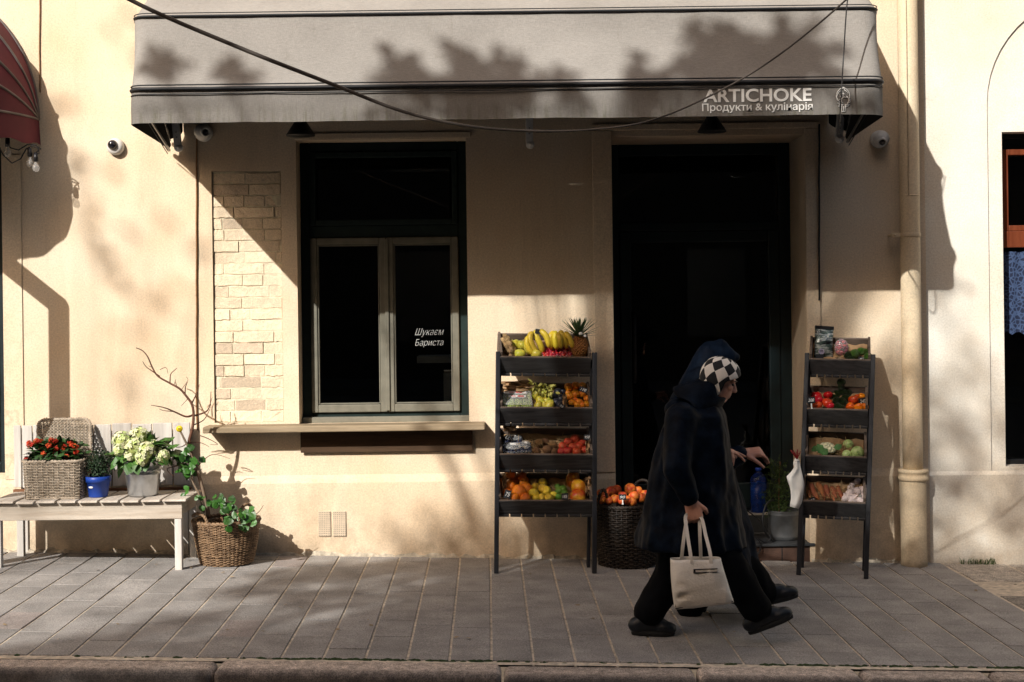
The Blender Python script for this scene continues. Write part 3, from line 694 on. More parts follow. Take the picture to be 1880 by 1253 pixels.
def turret_cam(px, py, label, aim):
    c = P(px, py, -.05); t = thing('security_camera', label, 'camera', (c.x, 0, c.z)); R = Matrix.Rotation(PI/2, 3, 'X')
    m = MB(); m.lathe([(.054, -.05), (.054, -.02), (.047, -.005)], 28, c, R); m.ell(c + Vector((0, -.012, 0)), .049, None, 24, 16); m.build('housing', WHITEP, t)
    d = Vector(aim).normalized(); q = d.to_track_quat('Z', 'Y').to_matrix(); e = c + Vector((0, -.012, 0))
    m = MB(); m.lathe([(.026, .035), (.029, .05), (.027, .062), (.023, .062), (.022, .054)], 22, e, q); h = m.build('lens_hood', WHITEP, t)
    m = MB(); m.lathe([(.023, .052), (.012, .057), (0, .058)], 20, e, q); m.build('lens', LENS, h)
dome_cam(210, 268, 'white dome security camera on the sunlit wall left of the grey awning')
turret_cam(1617, 255, 'white turret security camera on the wall beside the downpipe', (-.1, -.8, -.5))
turret_cam(372, 243, 'white turret security camera tucked under the left end of the grey awning', (.5, -.8, -.1))
# ------------------------------------------------------------------ overhead cables
def spline(pts, n=10):
    pts = [Vector(p) for p in pts]; out = []
    for i in range(len(pts)-1):
        p0, p1, p2, p3 = pts[max(i-1, 0)], pts[i], pts[i+1], pts[min(i+2, len(pts)-1)]
        for k in range(n):
            t = k/n; out.append(.5*((2*p1)+(p2-p0)*t+(2*p0-5*p1+4*p2-p3)*t*t+(3*p1-p0-3*p2+p3)*t**3))
    return out + [pts[-1]]
W = [(60, -110), (235, -2), (430, 84), (615, 157), (740, 205), (860, 232), (980, 241), (1090, 238), (1200, 220), (1330, 163), (1440, 94), (1560, -6), (1640, -90)]
pts = spline([P(x, y, -3.0) for x, y in W], 8)
m = MB(); m.tube(pts, [.0086 - .0048*min(1, max(0, (i/len(pts)-.2)/.4)) for i in range(len(pts))], 8)
tag(m.build('overhead_cable', simple('weathered cable', (.05, .038, .03), .6, .3, 4)), 'slack dark cable sagging across the front of the grey awning', 'cable')
m = MB(); m.tube(spline([P(1572, -90, -1.36), P(1556, 0, -1.36), P(1549, 100, -1.35), P(1542, 215, -1.32), P(1541, 245, -.13)], 6), .0035, 6)
tag(m.build('thin_cable', BLACKP), 'thin straight dark cable hanging down across the right end of the grey awning', 'cable')
# ------------------------------------------------------------------ air vent
t = thing('air_vent', 'pair of cream perforated vent plates low on the wall under the window', 'vent', P(610, 962, 0))
VENTM = simple('vent paint', (.66, .54, .40), .7, .1, 20)
HOLE = simple('vent hole', (.16, .13, .10), .9)
for x0, x1 in ((585, 607), (612, 635)):
    a, b = P(x0, 985, -.0205), P(x1, 939, -.0205); m = MB(); m.bx(a.x, b.x, -.0275, -.0206, a.z, b.z); o = m.build('vent_plate', VENTM, t, .002)
    m = MB(); n0 = 7
    for i in range(n0):
        for j in range(13):
            m.lathe([(0, 0), (.0023, 0)], 6, (a.x+(b.x-a.x)*(i+.5)/n0, -.0281, a.z+(b.z-a.z)*(j+.5)/13), Matrix.Rotation(PI/2, 3, 'X'))
    m.build('holes', HOLE, o)
# ------------------------------------------------------------------ bench
BW = wood('whitewashed wood', (.70, .63, .55), (.45, .38, .31), .8, 1, 14, .4)
BWX = wood('whitewashed rail', (.66, .59, .50), (.44, .36, .28), .8, 0, 14, .4)
BWZ = wood('whitewashed upright', (.80, .76, .70), (.55, .50, .45), .8, 2, 14, .4)
RAILR = wood('bare brown rail', (.30, .14, .07), (.20, .09, .045), .8, 0, 12)
yf, yb_ = -.54, -.13; seat = P(150, 920, yf).z
bx0, bx1 = P(-14, 940, yf).x, P(334, 940, yf).x
bench = thing('bench', 'whitewashed slatted wooden bench against the wall', 'bench', ((bx0+bx1)/2, -.33, zg((bx0+bx1)/2)))
m = MB(); zr = P(150, 955, yf).z
m.bx(bx0, bx1, yf+.001, yf+.028, zr, seat-.0125); m.build('apron', BWX, bench, .003)
m = MB(); m.bx(bx0+.01, bx1-.01, yb_-.02, yb_+.01, zr+.02, seat-.0125); m.build('rear_rail', BWX, bench, .003)
for xx in (bx0, bx1-.03): m = MB(); m.bx(xx+.002, xx+.028, yf+.030, yb_-.022, zr+.02, seat-.0135); m.build('side_rail', BW, bench, .003)
for xx in (bx0+.005, bx1-.045): m = MB(); m.bx(xx, xx+.04, yf+.005, yf+.045, zg(xx)-.004, zr-.001); m.build('leg', BWZ, bench, .003)
for xx in (bx0+.005, bx1-.045): m = MB(); m.bx(xx, xx+.04, yb_-.03, yb_+.008, zg(xx)-.004, zr+.019); m.build('leg', BWZ, bench, .003)
edges = [-40, 25, 63, 103, 141, 181, 219, 257, 296, 345]
r3 = random.Random(2)
ex = [P(e, 925, yf-.02).x for e in [-22, 27, 64, 103, 141, 181, 219, 257, 296, 344]]
for a, b in zip(ex[:-1], ex[1:]):
    m = MB(); dz = r3.uniform(-.002, .003)
    prof = [(yf-.03, -.006), (yf-.026, .0), (yf-.012, .003), (yb_-.02, .003), (yb_-.02, -.010), (yf-.02, -.012), (yf-.029, -.010)]
    sk = r3.uniform(-.006, .006)
    m.loft([[Vector((a+.0075+sk*(p[0]-yf), p[0], seat+p[1]+dz)) for p in prof], [Vector((b-.0075+sk*(p[0]-yf), p[0], seat+p[1]+dz)) for p in prof]], cap=True, smooth=False)
    m.build('seat_slat', BW, bench, .003)
yk = -.075; zt = P(200, 779, yk).z; zb_ = P(200, 893, yk).z
bxx = [P(e, 830, yk).x for e in (24, 39.5, 60, 78, 114, 135, 172, 205, 242, 279.5, 317, 350)]
for i, (a, b) in enumerate(zip(bxx[:-1], bxx[1:])):
    m = MB(); m.bx(a+.004, b-.004, yk+.0, yk+.018, zb_ + r3.uniform(-.004, .004), zt + r3.uniform(-.004, .004)); m.build('back_slat', BWZ, bench, .003)
m = MB(); m.bx(bxx[0]+.01, bxx[-1]-.01, yk+.0195, yk+.042, zb_+.05, zb_+.11); m.bx(bxx[0]+.01, bxx[-1]-.01, yk+.0195, yk+.042, zt-.12, zt-.06); m.build('back_rail', RAILR, bench, .003)
m = MB(); m.bx(bxx[0], bxx[-1], yk-.01, yk+.02, seat-.01, zb_-.012); m.build('lower_back_rail', RAILR, bench, .003)
for xx in (bxx[0]+.03, bxx[-1]-.07): m = MB(); m.bx(xx, xx+.04, yk+.0425, yk+.055, zg(xx)-.004, zt-.02); m.build('back_post', BWZ, bench, .003)
# ------------------------------------------------------------------ wicker
def weave(mb, path, z0, z1, rows, stakes, r, amp, flare=None, jit=.0):
    """horizontal strands woven round upright stakes; path(t, h) gives the outline"""
    n = stakes*3; rr = random.Random(stakes+rows)
    for i in range(rows):
        h = (i+.5)/rows; ring = []
        jz = rr.uniform(-jit, jit)
        for k in range(n):
            t = k/n; p, q = path(t, h), path(t+.004, h); tn = (q-p).normalized(); nrm = Vector((tn.y, -tn.x, 0))
            ring.append(p + nrm*amp*math.sin(PI*stakes*t + PI*i) + Vector((0, 0, z0+(z1-z0)*h + jz*math.sin(t*11+i))))
        mb.tube(ring, r*rr.uniform(.85, 1.1), 6, closed=True)
    for k in range(stakes):
        t = (k+.5)/stakes
        mb.tube([path(t, h/4) + Vector((0, 0, z0+(z1-z0)*h/4)) for h in range(5)], r*.9, 5)
def rope(mb, pts, r, turns, n=6):
    pts = [Vector(p) for p in pts]
    for s in (0, PI):
        out = []
        for i, p in enumerate(pts):
            t = (pts[min(i+1, len(pts)-1)] - pts[max(i-1, 0)]).normalized(); a = t.orthogonal().normalized()
            a = (Vector((0, 1, 0)) - t*t.y); a = a.normalized() if a.length > .1 else t.orthogonal().normalized(); b = t.cross(a)
            ang = s + 2*PI*turns*i/(len(pts)-1); out.append(p + (a*math.cos(ang)+b*math.sin(ang))*r*.8)
        mb.tube(out, r, n)
def rrect(w, d, rc, taper=.0):
    def f(t, h):
        t = t % 1; W_, D_ = w/2*(1-taper*(1-h)), d/2*(1-taper*(1-h)); L = [2*(W_-rc), PI*rc/2, 2*(D_-rc), PI*rc/2]; tot = 2*sum(L); s = t*tot
        segs = []
        x, y = -(W_-rc), -D_
        k = 0
        for rep in range(2):
            for j, l in enumerate(L):
                if s <= l or (rep == 1 and j == 3):
                    sg = 1 if rep == 0 else -1
                    if j == 0: p = Vector((-(W_-rc)+s, -D_, 0))
                    elif j == 1: a = s/rc; p = Vector((W_-rc+rc*math.sin(a), -D_+rc-rc*math.cos(a), 0))
                    elif j == 2: p = Vector((W_, -(D_-rc)+s, 0))
                    else: a = s/rc; p = Vector((W_-rc+rc*math.cos(a), D_-rc+rc*math.sin(a), 0))
                    return p*sg
                s -= l
    return f
def circ(r0, r1, bulge=0):
    return lambda t, h: Vector((math.cos(2*PI*t), math.sin(2*PI*t), 0))*(r0+(r1-r0)*h+bulge*math.sin(PI*h))
def shift(f, c): return lambda t, h: f(t, h) + Vector((c[0], c[1], 0))
RATT = simple('grey rattan', (.42, .34, .25), .6, .35, 30, 120, .3, col2=(.56, .47, .37))
WICK = simple('brown wicker', (.20, .115, .06), .55, .5, 26, 120, .3, col2=(.36, .23, .13))
WICKD = simple('dark wicker', (.016, .012, .009), .6, .5, 26, 120, .3, col2=(.038, .026, .018))
# ------------------------------------------------------------------ leaves and flowers
def leaf(mb, c, d, up, L, W_, bend=.25, tint=None):
    d = d.normalized(); s = d.cross(up); s = s.normalized() if s.length > 1e-3 else d.orthogonal().normalized(); n = s.cross(d)
    p = [c, c+d*L*.35+s*W_*.5+n*L*.06, c+d*L*.75+s*W_*.38-n*L*bend*.4, c+d*L-n*L*bend, c+d*L*.75-s*W_*.38-n*L*bend*.4, c+d*L*.35-s*W_*.5+n*L*.06, c+d*L*.38, c+d*L*.75-n*L*bend*.35]
    mb.add(p, [(0, 1, 6), (1, 2, 7, 6), (2, 3, 7), (0, 6, 5), (6, 7, 4, 5), (7, 3, 4)], False, tint)
def rdir(r, lo=-1.0):
    while True:
        q = Vector((r.uniform(-1, 1), r.uniform(-1, 1), r.uniform(lo, 1)))
        if .05 < q.length < 1: return q.normalized()
def leafmass(mb, c, rad, n, L, W_, r, lo=-.4, shell=.5):
    for i in range(n):
        d = rdir(r, lo); k = r.uniform(shell, 1); p = c + Vector((d.x*rad[0], d.y*rad[1], d.z*rad[2]))*k
        dd = (d + rdir(r)*.6).normalized(); g = r.uniform(.6, 1.3)
        leaf(mb, p, dd, Vector((0, 0, 1)) + rdir(r)*.5, L*r.uniform(.7, 1.2), W_*r.uniform(.7, 1.2), r.uniform(.05, .4), (g*r.uniform(.9, 1.1), g, g*.9))
def leafmat(name, col, rough=.5):
    m = tinted(name, col, rough, .3, 30, 90, .2, .45); return m
LEAFD = leafmat('dark begonia leaf', (.030, .085, .022)); LEAFH = leafmat('hydrangea leaf', (.06, .16, .03)); LEAFS = leafmat('shrub leaf', (.022, .05, .022), .6); IVY = leafmat('ivy leaf', (.032, .11, .018), .4)
PET_R = tinted('red petals', (.62, .05, .02), .6, .2, 40); PET_W = tinted('cream petals', (.80, .80, .52), .7, .12, 40)
def blossom(mb, c, out, rad, n, size, r, tints, petals=4):
    for i in range(n):
        d = (out*.55 + rdir(r)).normalized(); p = c + d*rad*r.uniform(.8, 1.05); t = r.choice(tints)
        a = d.orthogonal().normalized(); b = d.cross(a); ph = r.uniform(0, PI)
        for k in range(petals):
            an = ph + 2*PI*k/petals; e = a*math.cos(an)+b*math.sin(an); f = d.cross(e)
            mb.add([p, p+e*size*.6+f*size*.42+d*size*.12, p+e*size*1.1+d*size*.05, p+e*size*.6-f*size*.42+d*size*.12], [(0, 1, 2, 3)], False, t)
zs_ = seat + .004
# open rattan basket with red begonias
yc = -.37; sc_ = scl(yc)
w_ = 108/sc_; cx_ = P(95, 915, yc-.12).x; dp = .25
bk = thing('flower_basket', 'open grey rattan basket of red begonias on the bench', 'basket', (cx_, yc, zs_))
hb = (P(95, 846, yc-.12).z - zs_)
m = MB(); f_ = shift(rrect(w_, dp, .04, .06), (cx_, yc)); weave(m, f_, zs_+.004, zs_+hb-.012, 22, 36, .0034, .0038, jit=.0008); m.build('basket_body', RATT, bk)
m = MB(); rope(m, [f_(k/80, 1)+Vector((0, 0, zs_+hb-.006)) for k in range(81)], .007, 30); rope(m, [f_(k/80, 0)+Vector((0, 0, zs_+.006)) for k in range(81)], .005, 30); m.build('basket_rim', RATT, bk)
m = MB()
for i in range(20):
    h = i/19; a, b = f_(.0, 1), f_(.25, 1)
m.bx(cx_-w_/2+.015, cx_+w_/2-.015, yc-dp/2+.015, yc+dp/2-.015, zs_+.003, zs_+hb-.03); m.build('soil', SOIL, bk)
# lid: woven panel leaning back
lid0, lid1 = P(118, 845, -.235), P(118, 770, -.10); lw_ = 97/scl(-.17)
up = (lid1-lid0); Ld = up.length; up.normalize()
m = MB(); nr = 27
fl = rrect(lw_, Ld, .045)
for i in range(nr):
    h = (i+.5)/nr; pts = []
    yy = -Ld/2 + Ld*h; ins = 0
    if abs(yy) > Ld/2-.045: q = .045-(Ld/2-abs(yy)); ins = .045 - math.sqrt(max(0, .045**2-q*q))
    hw = lw_/2 - ins
    nn = 60
    for k in range(nn+1):
        xx = -hw + 2*hw*k/nn
        pts.append(lid0 + Vector((xx+.045*(h-.5)*.2, 0, 0)) + up*(Ld*h) + Vector((0, -.0045*math.sin(xx/lw_*PI*30+PI*i), 0)))
    m.tube(pts, .0036, 6)
for k in range(15):
    xx = -lw_/2*.93 + lw_*.93*k/14; m.tube([lid0+Vector((xx, .003, 0))+up*.008, lid0+Vector((xx, .003, 0))+up*(Ld-.008)], .004, 5)
ld = m.build('lid', RATT, bk)
m = MB(); rope(m, [lid0 + Vector((fl(k/90, 0).x, 0, 0)) + up*(Ld/2+fl(k/90, 0).y) for k in range(91)], .007, 34); m.build('lid_rim', RATT, ld)
r4 = random.Random(8); m = MB(); ct = Vector((cx_, yc-.01, zs_+hb+.03))
leafmass(m, ct, (.165, .11, .075), 420, .045, .036, r4, -.3, .45); m.build('foliage', LEAFD, bk)
for i in range(30):
    px, py = r4.uniform(46, 140), r4.uniform(808, 838); Y = yc - .07 + r4.uniform(-.05, .07)
    py += 10*abs((px-93)/50)**2 - 2
    c = P(px, py, Y); m = MB(); blossom(m, c, Vector((0, -.6, .8)), .012, 9, .013, r4, [(1, 1, 1), (1.1, 1.6, 1), (1, .7, .8), (1.2, 2.6, 1.2), (.8, .6, .8)], 4); m.build('blossom', PET_R, bk)
# blue pot
yc = -.40; c = P(176, 917, yc-.05); c = Vector((c.x, yc, zs_))
pt = thing('potted_shrub', 'small dark green shrub in a bright blue pot on the bench', 'potted plant', c)
BLUE = simple('blue plastic', (.015, .06, .36), .4, .12, 10, 80, .06)
m = MB(); m.lathe([(0, .001), (.052, .001), (.054, .006), (.066, .088), (.073, .089), (.076, .122), (.071, .122), (.068, .10), (0, .10)], 28, c); m.build('pot', BLUE, pt)
m = MB(); m.ell(c + Vector((-.025, -.0605, .062)), (.013, .003, .006)); m.build('sticker', WHITE, pt)
m = MB(); cc = c + Vector((.01, 0, .19)); leafmass(m, cc, (.085, .075, .085), 900, .019, .010, r4, -.7, .25)
for i in range(26): d = rdir(r4, .1); m.tube([c+Vector((0, 0, .1)), cc+Vector((d.x*.08, d.y*.07, d.z*.09))], .0016, 4)
m.build('foliage', LEAFS, pt)
# galvanised bucket with white hydrangea
yc = -.37; c = P(256, 917, yc-.085); c = Vector((c.x, yc, zs_))
bu = thing('hydrangea_bucket', 'cream hydrangea growing in a galvanised bucket on the bench', 'potted plant', c)
GALV = simple('galvanised zinc', (.50, .52, .54), .28, .35, 9, 40, .08, metal=.85)
hbk = P(256, 849, yc-.1).z - zs_
m = MB(); m.lathe([(0, .012), (.080, .012), (.083, 0), (.086, .012), (.092, hbk*.28), (.094, hbk*.3), (.101, hbk*.62), (.104, hbk*.64), (.102, hbk*.66), (.105, hbk*.74), (.108, hbk*.76), (.106, hbk*.78), (.112, hbk-.006), (.116, hbk-.004), (.116, hbk+.002), (.110, hbk+.002), (.104, hbk-.03), (0, hbk-.03)], 40, c); m.build('bucket', GALV, bu)
m = MB(); m.tube([c+Vector(((.117-.006*math.sin(a))*math.cos(a), -(.1175-.006*math.sin(a))*math.sin(a), hbk-.012-.055*math.sin(a))) for a in [PI*i/16 for i in range(17)]], .0025, 6); m.build('bucket_handle', STEEL, bu)
m = MB(); leafmass(m, c+Vector((0, 0, hbk+.035)), (.17, .12, .07), 150, .085, .062, r4, -.5, .45); m.build('foliage', LEAFH, bu)
for px, py, Y, rd in ((224, 810, -.42, .058), (255, 802, -.36, .06), (246, 822, -.47, .058), (268, 828, -.48, .055), (262, 842, -.50, .045), (298, 838, -.44, .042), (219, 826, -.45, .036), (283, 820, -.38, .04), (238, 838, -.49, .03)):
    cc = P(px, py, Y); m = MB(); blossom(m, cc, Vector((0, -.3, .35)), rd, int(1500*rd), .013, r4, [(1, 1, 1), (1, 1, .95), (.9, 1, .75), (.8, 1, .55), (1.05, 1, 1)], 4); m.ell(cc, rd*.8, None, 10, 8, (.55, .62, .3)); m.build('flower_head', PET_W, bu)
# wicker basket with a bare shrub and ivy
q = GR(407, 1042); yc = q.y + .15; c = Vector((q.x, yc, zg(q.x)))
hb = P(407, 958, yc-.1).z - c.z
sh = thing('basket_shrub', 'bare branched shrub with ivy in a round brown wicker basket by the bench', 'potted plant', c)
f_ = shift(circ(.150, .192, .006), c); m = MB(); weave(m, f_, c.z+.003, c.z+hb-.012, 34, 46, .0038, .0048, jit=.003); m.build('basket_body', WICK, sh)
m = MB(); rope(m, [f_(k/90, 1)+Vector((0, 0, c.z+hb-.004)) for k in range(91)], .008, 24); m.build('basket_rim', WICK, sh)
m = MB(); m.lathe([(0, c.z+hb-.05), (.18, c.z+hb-.05)], 30, (c.x, c.y, 0)); m.build('soil', SOIL, sh)
rim = c.z + hb
m = MB(); rope(m, spline([P(441, 968, yc-.08), P(440, 950, yc-.08), P(444, 933, yc-.07), P(453, 926, yc-.05), P(462, 931, yc-.02), P(466, 948, yc+.02), P(465, 970, yc+.03)], 6), .0065, 9); m.build('handle', WICK, sh)
m = MB(); rope(m, spline([P(354, 948, yc-.05), P(362, 943, yc-.12), P(374, 948, yc-.16), P(381, 962, yc-.17), P(383, 978, yc-.18)], 6), .0065, 7); m.build('handle', WICK, sh)
BARK = simple('red brown bark', (.14, .06, .035), .7, .4, 30, 90, .4)
ZP = lambda x, y: (x/2.723, y/2.723+600)
def br(mb, pts, r0, r1, Y0, Y1):
    pp = spline([P(*ZP(x, y), Y0+(Y1-Y0)*i/(len(pts)-1)) for i, (x, y) in enumerate(pts)], 5)
    mb.tube(pp, [r0+(r1-r0)*i/(len(pp)-1) for i in range(len(pp))], 7)
m = MB()
br(m, [(1045, 960), (1035, 900), (1010, 800), (985, 710), (958, 640), (945, 580), (962, 510), (968, 440), (960, 390), (935, 352), (900, 312), (850, 283), (790, 248), (762, 205), (738, 150), (712, 120), (680, 106)], .013, .0025, yc, yc-.05)
br(m, [(968, 440), (930, 450), (870, 425), (820, 405), (755, 393)], .007, .002, yc, yc-.12)
br(m, [(975, 445), (1030, 425), (1050, 390), (1055, 325)], .006, .002, yc, yc+.05)
br(m, [(958, 385), (985, 330), (996, 290)], .005, .0018, yc, yc+.06); br(m, [(925, 335), (928, 300), (938, 278)], .004, .0015, yc, yc-.06)
br(m, [(850, 280), (853, 240), (868, 222), (886, 207)], .004, .0015, yc, yc+.02); br(m, [(800, 250), (760, 222), (730, 200), (713, 174)], .004, .0015, yc, yc-.04)
br(m, [(973, 490), (1020, 465), (1050, 412)], .004, .0015, yc, yc+.08); br(m, [(885, 305), (875, 270)], .003, .0015, yc, yc-.02); br(m, [(870, 425), (820, 420), (795, 412)], .003, .0012, yc-.07, yc-.1)
br(m, [(945, 575), (910, 600), (870, 603)], .004, .0015, yc, yc-.08); br(m, [(960, 640), (900, 690), (835, 712), (870, 750)], .004, .0015, yc, yc-.1); br(m, [(1000, 545), (1040, 560), (1088, 588), (1050, 590)], .003, .0012, yc, yc+.06)
br(m, [(945, 580), (1000, 580), (1045, 600)], .003, .0012, yc, yc+.05); br(m, [(800, 215), (830, 205), (840, 235)], .0022, .0012, yc-.03, yc)
br(m, [(1050, 390), (1062, 350)], .002, .001, yc+.03, yc+.05); br(m, [(870, 290), (880, 262)], .002, .001, yc-.02, yc); br(m, [(762, 205), (742, 196)], .002, .001, yc-.04, yc-.05); br(m, [(905, 318), (938, 270), (930, 250)], .002, .001, yc-.02, yc-.04); br(m, [(985, 700), (1060, 640), (1150, 660)], .003, .001, yc, yc+.1); br(m, [(990, 750), (900, 700), (860, 690)], .003, .001, yc, yc-.08); br(m, [(940, 360), (905, 398)], .0022, .001, yc, yc-.03); br(m, [(1240, 960), (1290, 930), (1318, 892)], .003, .0012, yc-.1, yc-.14)
m.build('stem', BARK, sh)
m = MB(); br(m, [(1045, 950), (1020, 840), (985, 700), (950, 620), (900, 520)], .010, .006, yc-.03, yc-.05); br(m, [(1020, 930), (1000, 850), (960, 760), (975, 690), (940, 610)], .008, .004, yc-.05, yc-.03); m.build('support_stick', simple('grey stick', (.22, .16, .11), .8, .3, 20, 80, .3), sh)
m = MB(); cc = P(*ZP(897, 511), yc-.055); m.lathe([(0, -.003), (.019, -.003), (.019, .003), (0, .003)], 24, cc, Matrix.Rotation(PI/2, 3, 'X')); o = m.build('tag', simple('yellow plastic', (.85, .62, .02), .4), sh)
m = MB(); m.bx(cc.x-.008, cc.x+.007, cc.y-.0045, cc.y-.0035, cc.z+.001, cc.z+.003); m.bx(cc.x-.006, cc.x+.006, cc.y-.0045, cc.y-.0035, cc.z-.005, cc.z-.003); m.build('tag_print', BLACKP, o)
m = MB()
def ivy(px, py, n, rx, ry, Y, L=.048):
    for i in range(n):
        cc = P(*ZP(px+r4.gauss(0, rx*.5), py+r4.gauss(0, ry*.5)), Y+r4.uniform(-.05, .05)); d = Vector((r4.uniform(-1, 1), r4.uniform(-.8, .2), r4.uniform(-.9, .5)))
        g = r4.uniform(.55, 1.5); leaf(m, cc, d, Vector((0, -1, .6))+rdir(r4)*.3, L*r4.uniform(.7, 1.2), L*r4.uniform(.8, 1.1), r4.uniform(0, .3), (g, g, g*.8))
ivy(932, 665, 22, 50, 60, yc-.06); ivy(945, 715, 12, 50, 40, yc-.05); ivy(1125, 885, 14, 50, 40, yc-.10); ivy(1200, 960, 16, 70, 40, yc-.17); ivy(1145, 985, 10, 40, 30, yc-.19); ivy(960, 845, 8, 60, 30, yc-.1, .035); ivy(1040, 880, 10, 50, 40, yc-.09, .038); ivy(1240, 945, 8, 40, 30, yc-.12, .04); ivy(905, 640, 6, 30, 30, yc-.07)
m.build('ivy', IVY, sh)
m = MB()
for i in range(160):
    a = r4.uniform(0, 2*PI); k = .18*math.sqrt(r4.random()); p = Vector((c.x+k*math.cos(a), c.y+k*math.sin(a), rim-.045+r4.uniform(0, .03)))
    leaf(m, p, rdir(r4, 0), Vector((0, 0, 1)), r4.uniform(.02, .05), r4.uniform(.01, .03), .3, (1, 1, 1))
m.build('dead_leaves', tinted('dead leaves', (.13, .07, .035), .8, .4, 30), sh)
# ------------------------------------------------------------------ fruit racks
BLKW = wood('black stained wood', (.066, .065, .067), (.014, .014, .017), .6, 0, 26, .55, .4)
BLKV = wood('black stained post', (.018, .020, .027), (.008, .009, .013), .5, 2, 22, .4, .4)
GREYW = wood('weathered tray wood', (.20, .155, .125), (.09, .066, .052), .8, 0, 18, .5)
KRAFT = simple('kraft paper', (.40, .25, .13), .85, .35, 14, 40, .5)
STRAW = simple('wood wool', (.42, .28, .13), .8, .35, 40)
TR = {}
def rack(name, label, fl, fr, top, lean, trays, key, depth):
    A, B = GR(*fl), GR(*fr); u = (B-A); W_ = u.length; u.normalize(); nb = Vector((-u.y, u.x, 0)).normalized(); z = Vector((0, 0, 1))
    t = thing(name, label, 'fruit rack', (A+B)/2)
    pd = P(top[0], top[1], A.y+lean) - A; L = pd.length; pd.normalize(); pn = u.cross(pd); pn = pn if pn.y < 0 else -pn
    R = Matrix((u, pn, pd)).transposed()
    for b in (A, B):
        m = MB(); m.box(b + pd*(L/2) , (.026, .036, L), R); m.build('post', BLKV, t, .003)
    for b in (A, B):                     # rear props
        top = b + pd*(L*.97) - pn*.03; foot = b + nb*(lean+.05); foot.z = zg(foot.x); m = MB(); dd = (top-foot); LL = dd.length; dd.normalize()
        p2 = u.cross(dd); m.box((top+foot)/2 + (u*.012 if b is A else u*-.012), (.02, .024, LL), Matrix((u, p2, dd)).transposed()); m.build('rear_leg', BLKV, t, .003)
    th = math.radians(29); v = nb*math.cos(th) + z*math.sin(th); n = u.cross(v); Rt = Matrix((u, v, n)).transposed()
    for i, (xl, xr, yl, yb) in enumerate(trays):
        a, b = ray_plane(xl, yl, A + pn*.018, pn), ray_plane(xr, yl + (xr-xl)*trays[i][4] if len(trays[i]) > 4 else yl, A + pn*.018, pn)
        b2 = ray_plane(xr, yl, A+pn*.018, pn); a = Vector(a); w = (b2-a).dot(u)
        zl = a.z if len(trays[i]) < 5 else a.z
        hB = (yb-yl)/scl(a.y)/math.cos(th)*1.0
        def W(x, y, zz): return a + u*x + v*y + n*zz
        tr = bpy.data.objects.new('tray', None); COL.objects.link(tr); tr.parent = t; tr.location = a - wloc(t)
        m = MB(); m.box(W(w/2, .008, -hB/2), (w, .016, hB), Rt); m.build('front_board', BLKW, tr, .003)
        m = MB(); m.box(W(w/2, .008, .0022), (w-.004, .013, .004), Rt); m.box(W(.008, depth/2+.008, -hB/2+.016), (.014, depth-.018, hB+.03), Rt); m.box(W(w-.008, depth/2+.008, -hB/2+.016), (.014, depth-.018, hB+.03), Rt); m.box(W(w/2, depth+.006, -hB/2+.008), (w, .014, hB+.012), Rt); m.build('tray_sides', GREYW, tr, .003)
        m = MB(); ns = 8
        for k in range(ns): m.box(W(w*(k+.5)/ns, depth/2, -hB-.008), (w/ns-.008, depth+.02, .014), Rt)
        m.build('slat_base', BLKW, tr, .002)
        m = MB(); rows = []
        rr = random.Random(i*7+len(key))
        for jx in range(15):
            rows.append([W(.018+(w-.036)*jx/14, .02+(depth-.03)*jy/10, -hB*.52 + .010*rr.uniform(-1, 1) + (.035 if jy >= 9 else 0)) for jy in range(11)])
        m.loft(rows, closed=False); m.build('paper_lining', KRAFT, tr)
        TR[(key, i)] = (a, u, v, n, w, hB, depth, A, pn)
    return t
LB = 'the rack by the window'; RB = 'the rack by the downpipe'
rack('fruit_rack', 'tall black four-tier fruit rack between the window and the doorway', (911, 1053), (1091, 1053), (914.5, 646), .14,
     [(918, 1086, 657, 686), (918, 1089, 750, 778), (917, 1089, 836, 864), (915, 1090, 921, 946)], 'L', .25)
rack('fruit_rack', 'black four-tier vegetable rack leaning between the doorway and the downpipe', (1466, 1056), (1590, 1063), (1482, 649), .20,
     [(1486, 1599, 661, 688), (1480, 1594, 752, 780), (1478, 1592, 838, 866), (1473, 1590, 921, 948)], 'R', .23)
def hit(key, i, px, py, rm, pad=None, back=True):
    a, u, v, n, w, hB, dep, A, pn = TR[(key, i)]
    q = ray_plane(px, py, a + n*((-hB*.5 if pad is None else pad) + rm), n)
    vv = (q-a).dot(v)
    if vv > dep - rm*.6 or vv < -.02: q = ray_plane(px, py, a + v*max(.03, min(dep-rm*.8, vv)) , v)
    elif vv < rm*.85+.018: q = ray_plane(px, py, a + v*(rm*.85+.018), v)
    return q
# ---- fruit shapes of unit radius
def prof_mesh(name, prof, n=22, ribs=0, amp=0.0, lump=0.0, seed=0, extra=None):
    m = MB()
    def sq(q, a):
        k = 1 + (amp*math.cos(ribs*a) if ribs else 0); q = Vector((q.x*k, q.y*k, q.z))
        return q*(1+lump*noise.noise(q*1.6+Vector((seed, 0, 0))))
    m.lathe(prof, n, sq=sq)
    if extra: extra(m)
    return m.mesh(name)
def sph(sx=1, sz=1, dim_t=0, dim_b=0, n=14, tip=0):
    out = []
    for i in range(n+1):
        t = PI*i/n; r = math.sin(t)*sx; zz = -math.cos(t)*sz
        if dim_t and t > PI*.6: zz -= dim_t*((t-PI*.6)/(PI*.4))**2
        if dim_b and t < PI*.3: zz += dim_b*((PI*.3-t)/(PI*.3))**2
        if tip: zz += tip*(math.exp(-((PI-t)/.35)**2) - math.exp(-(t/.35)**2))
        out.append((max(r, 0), zz))
    return out
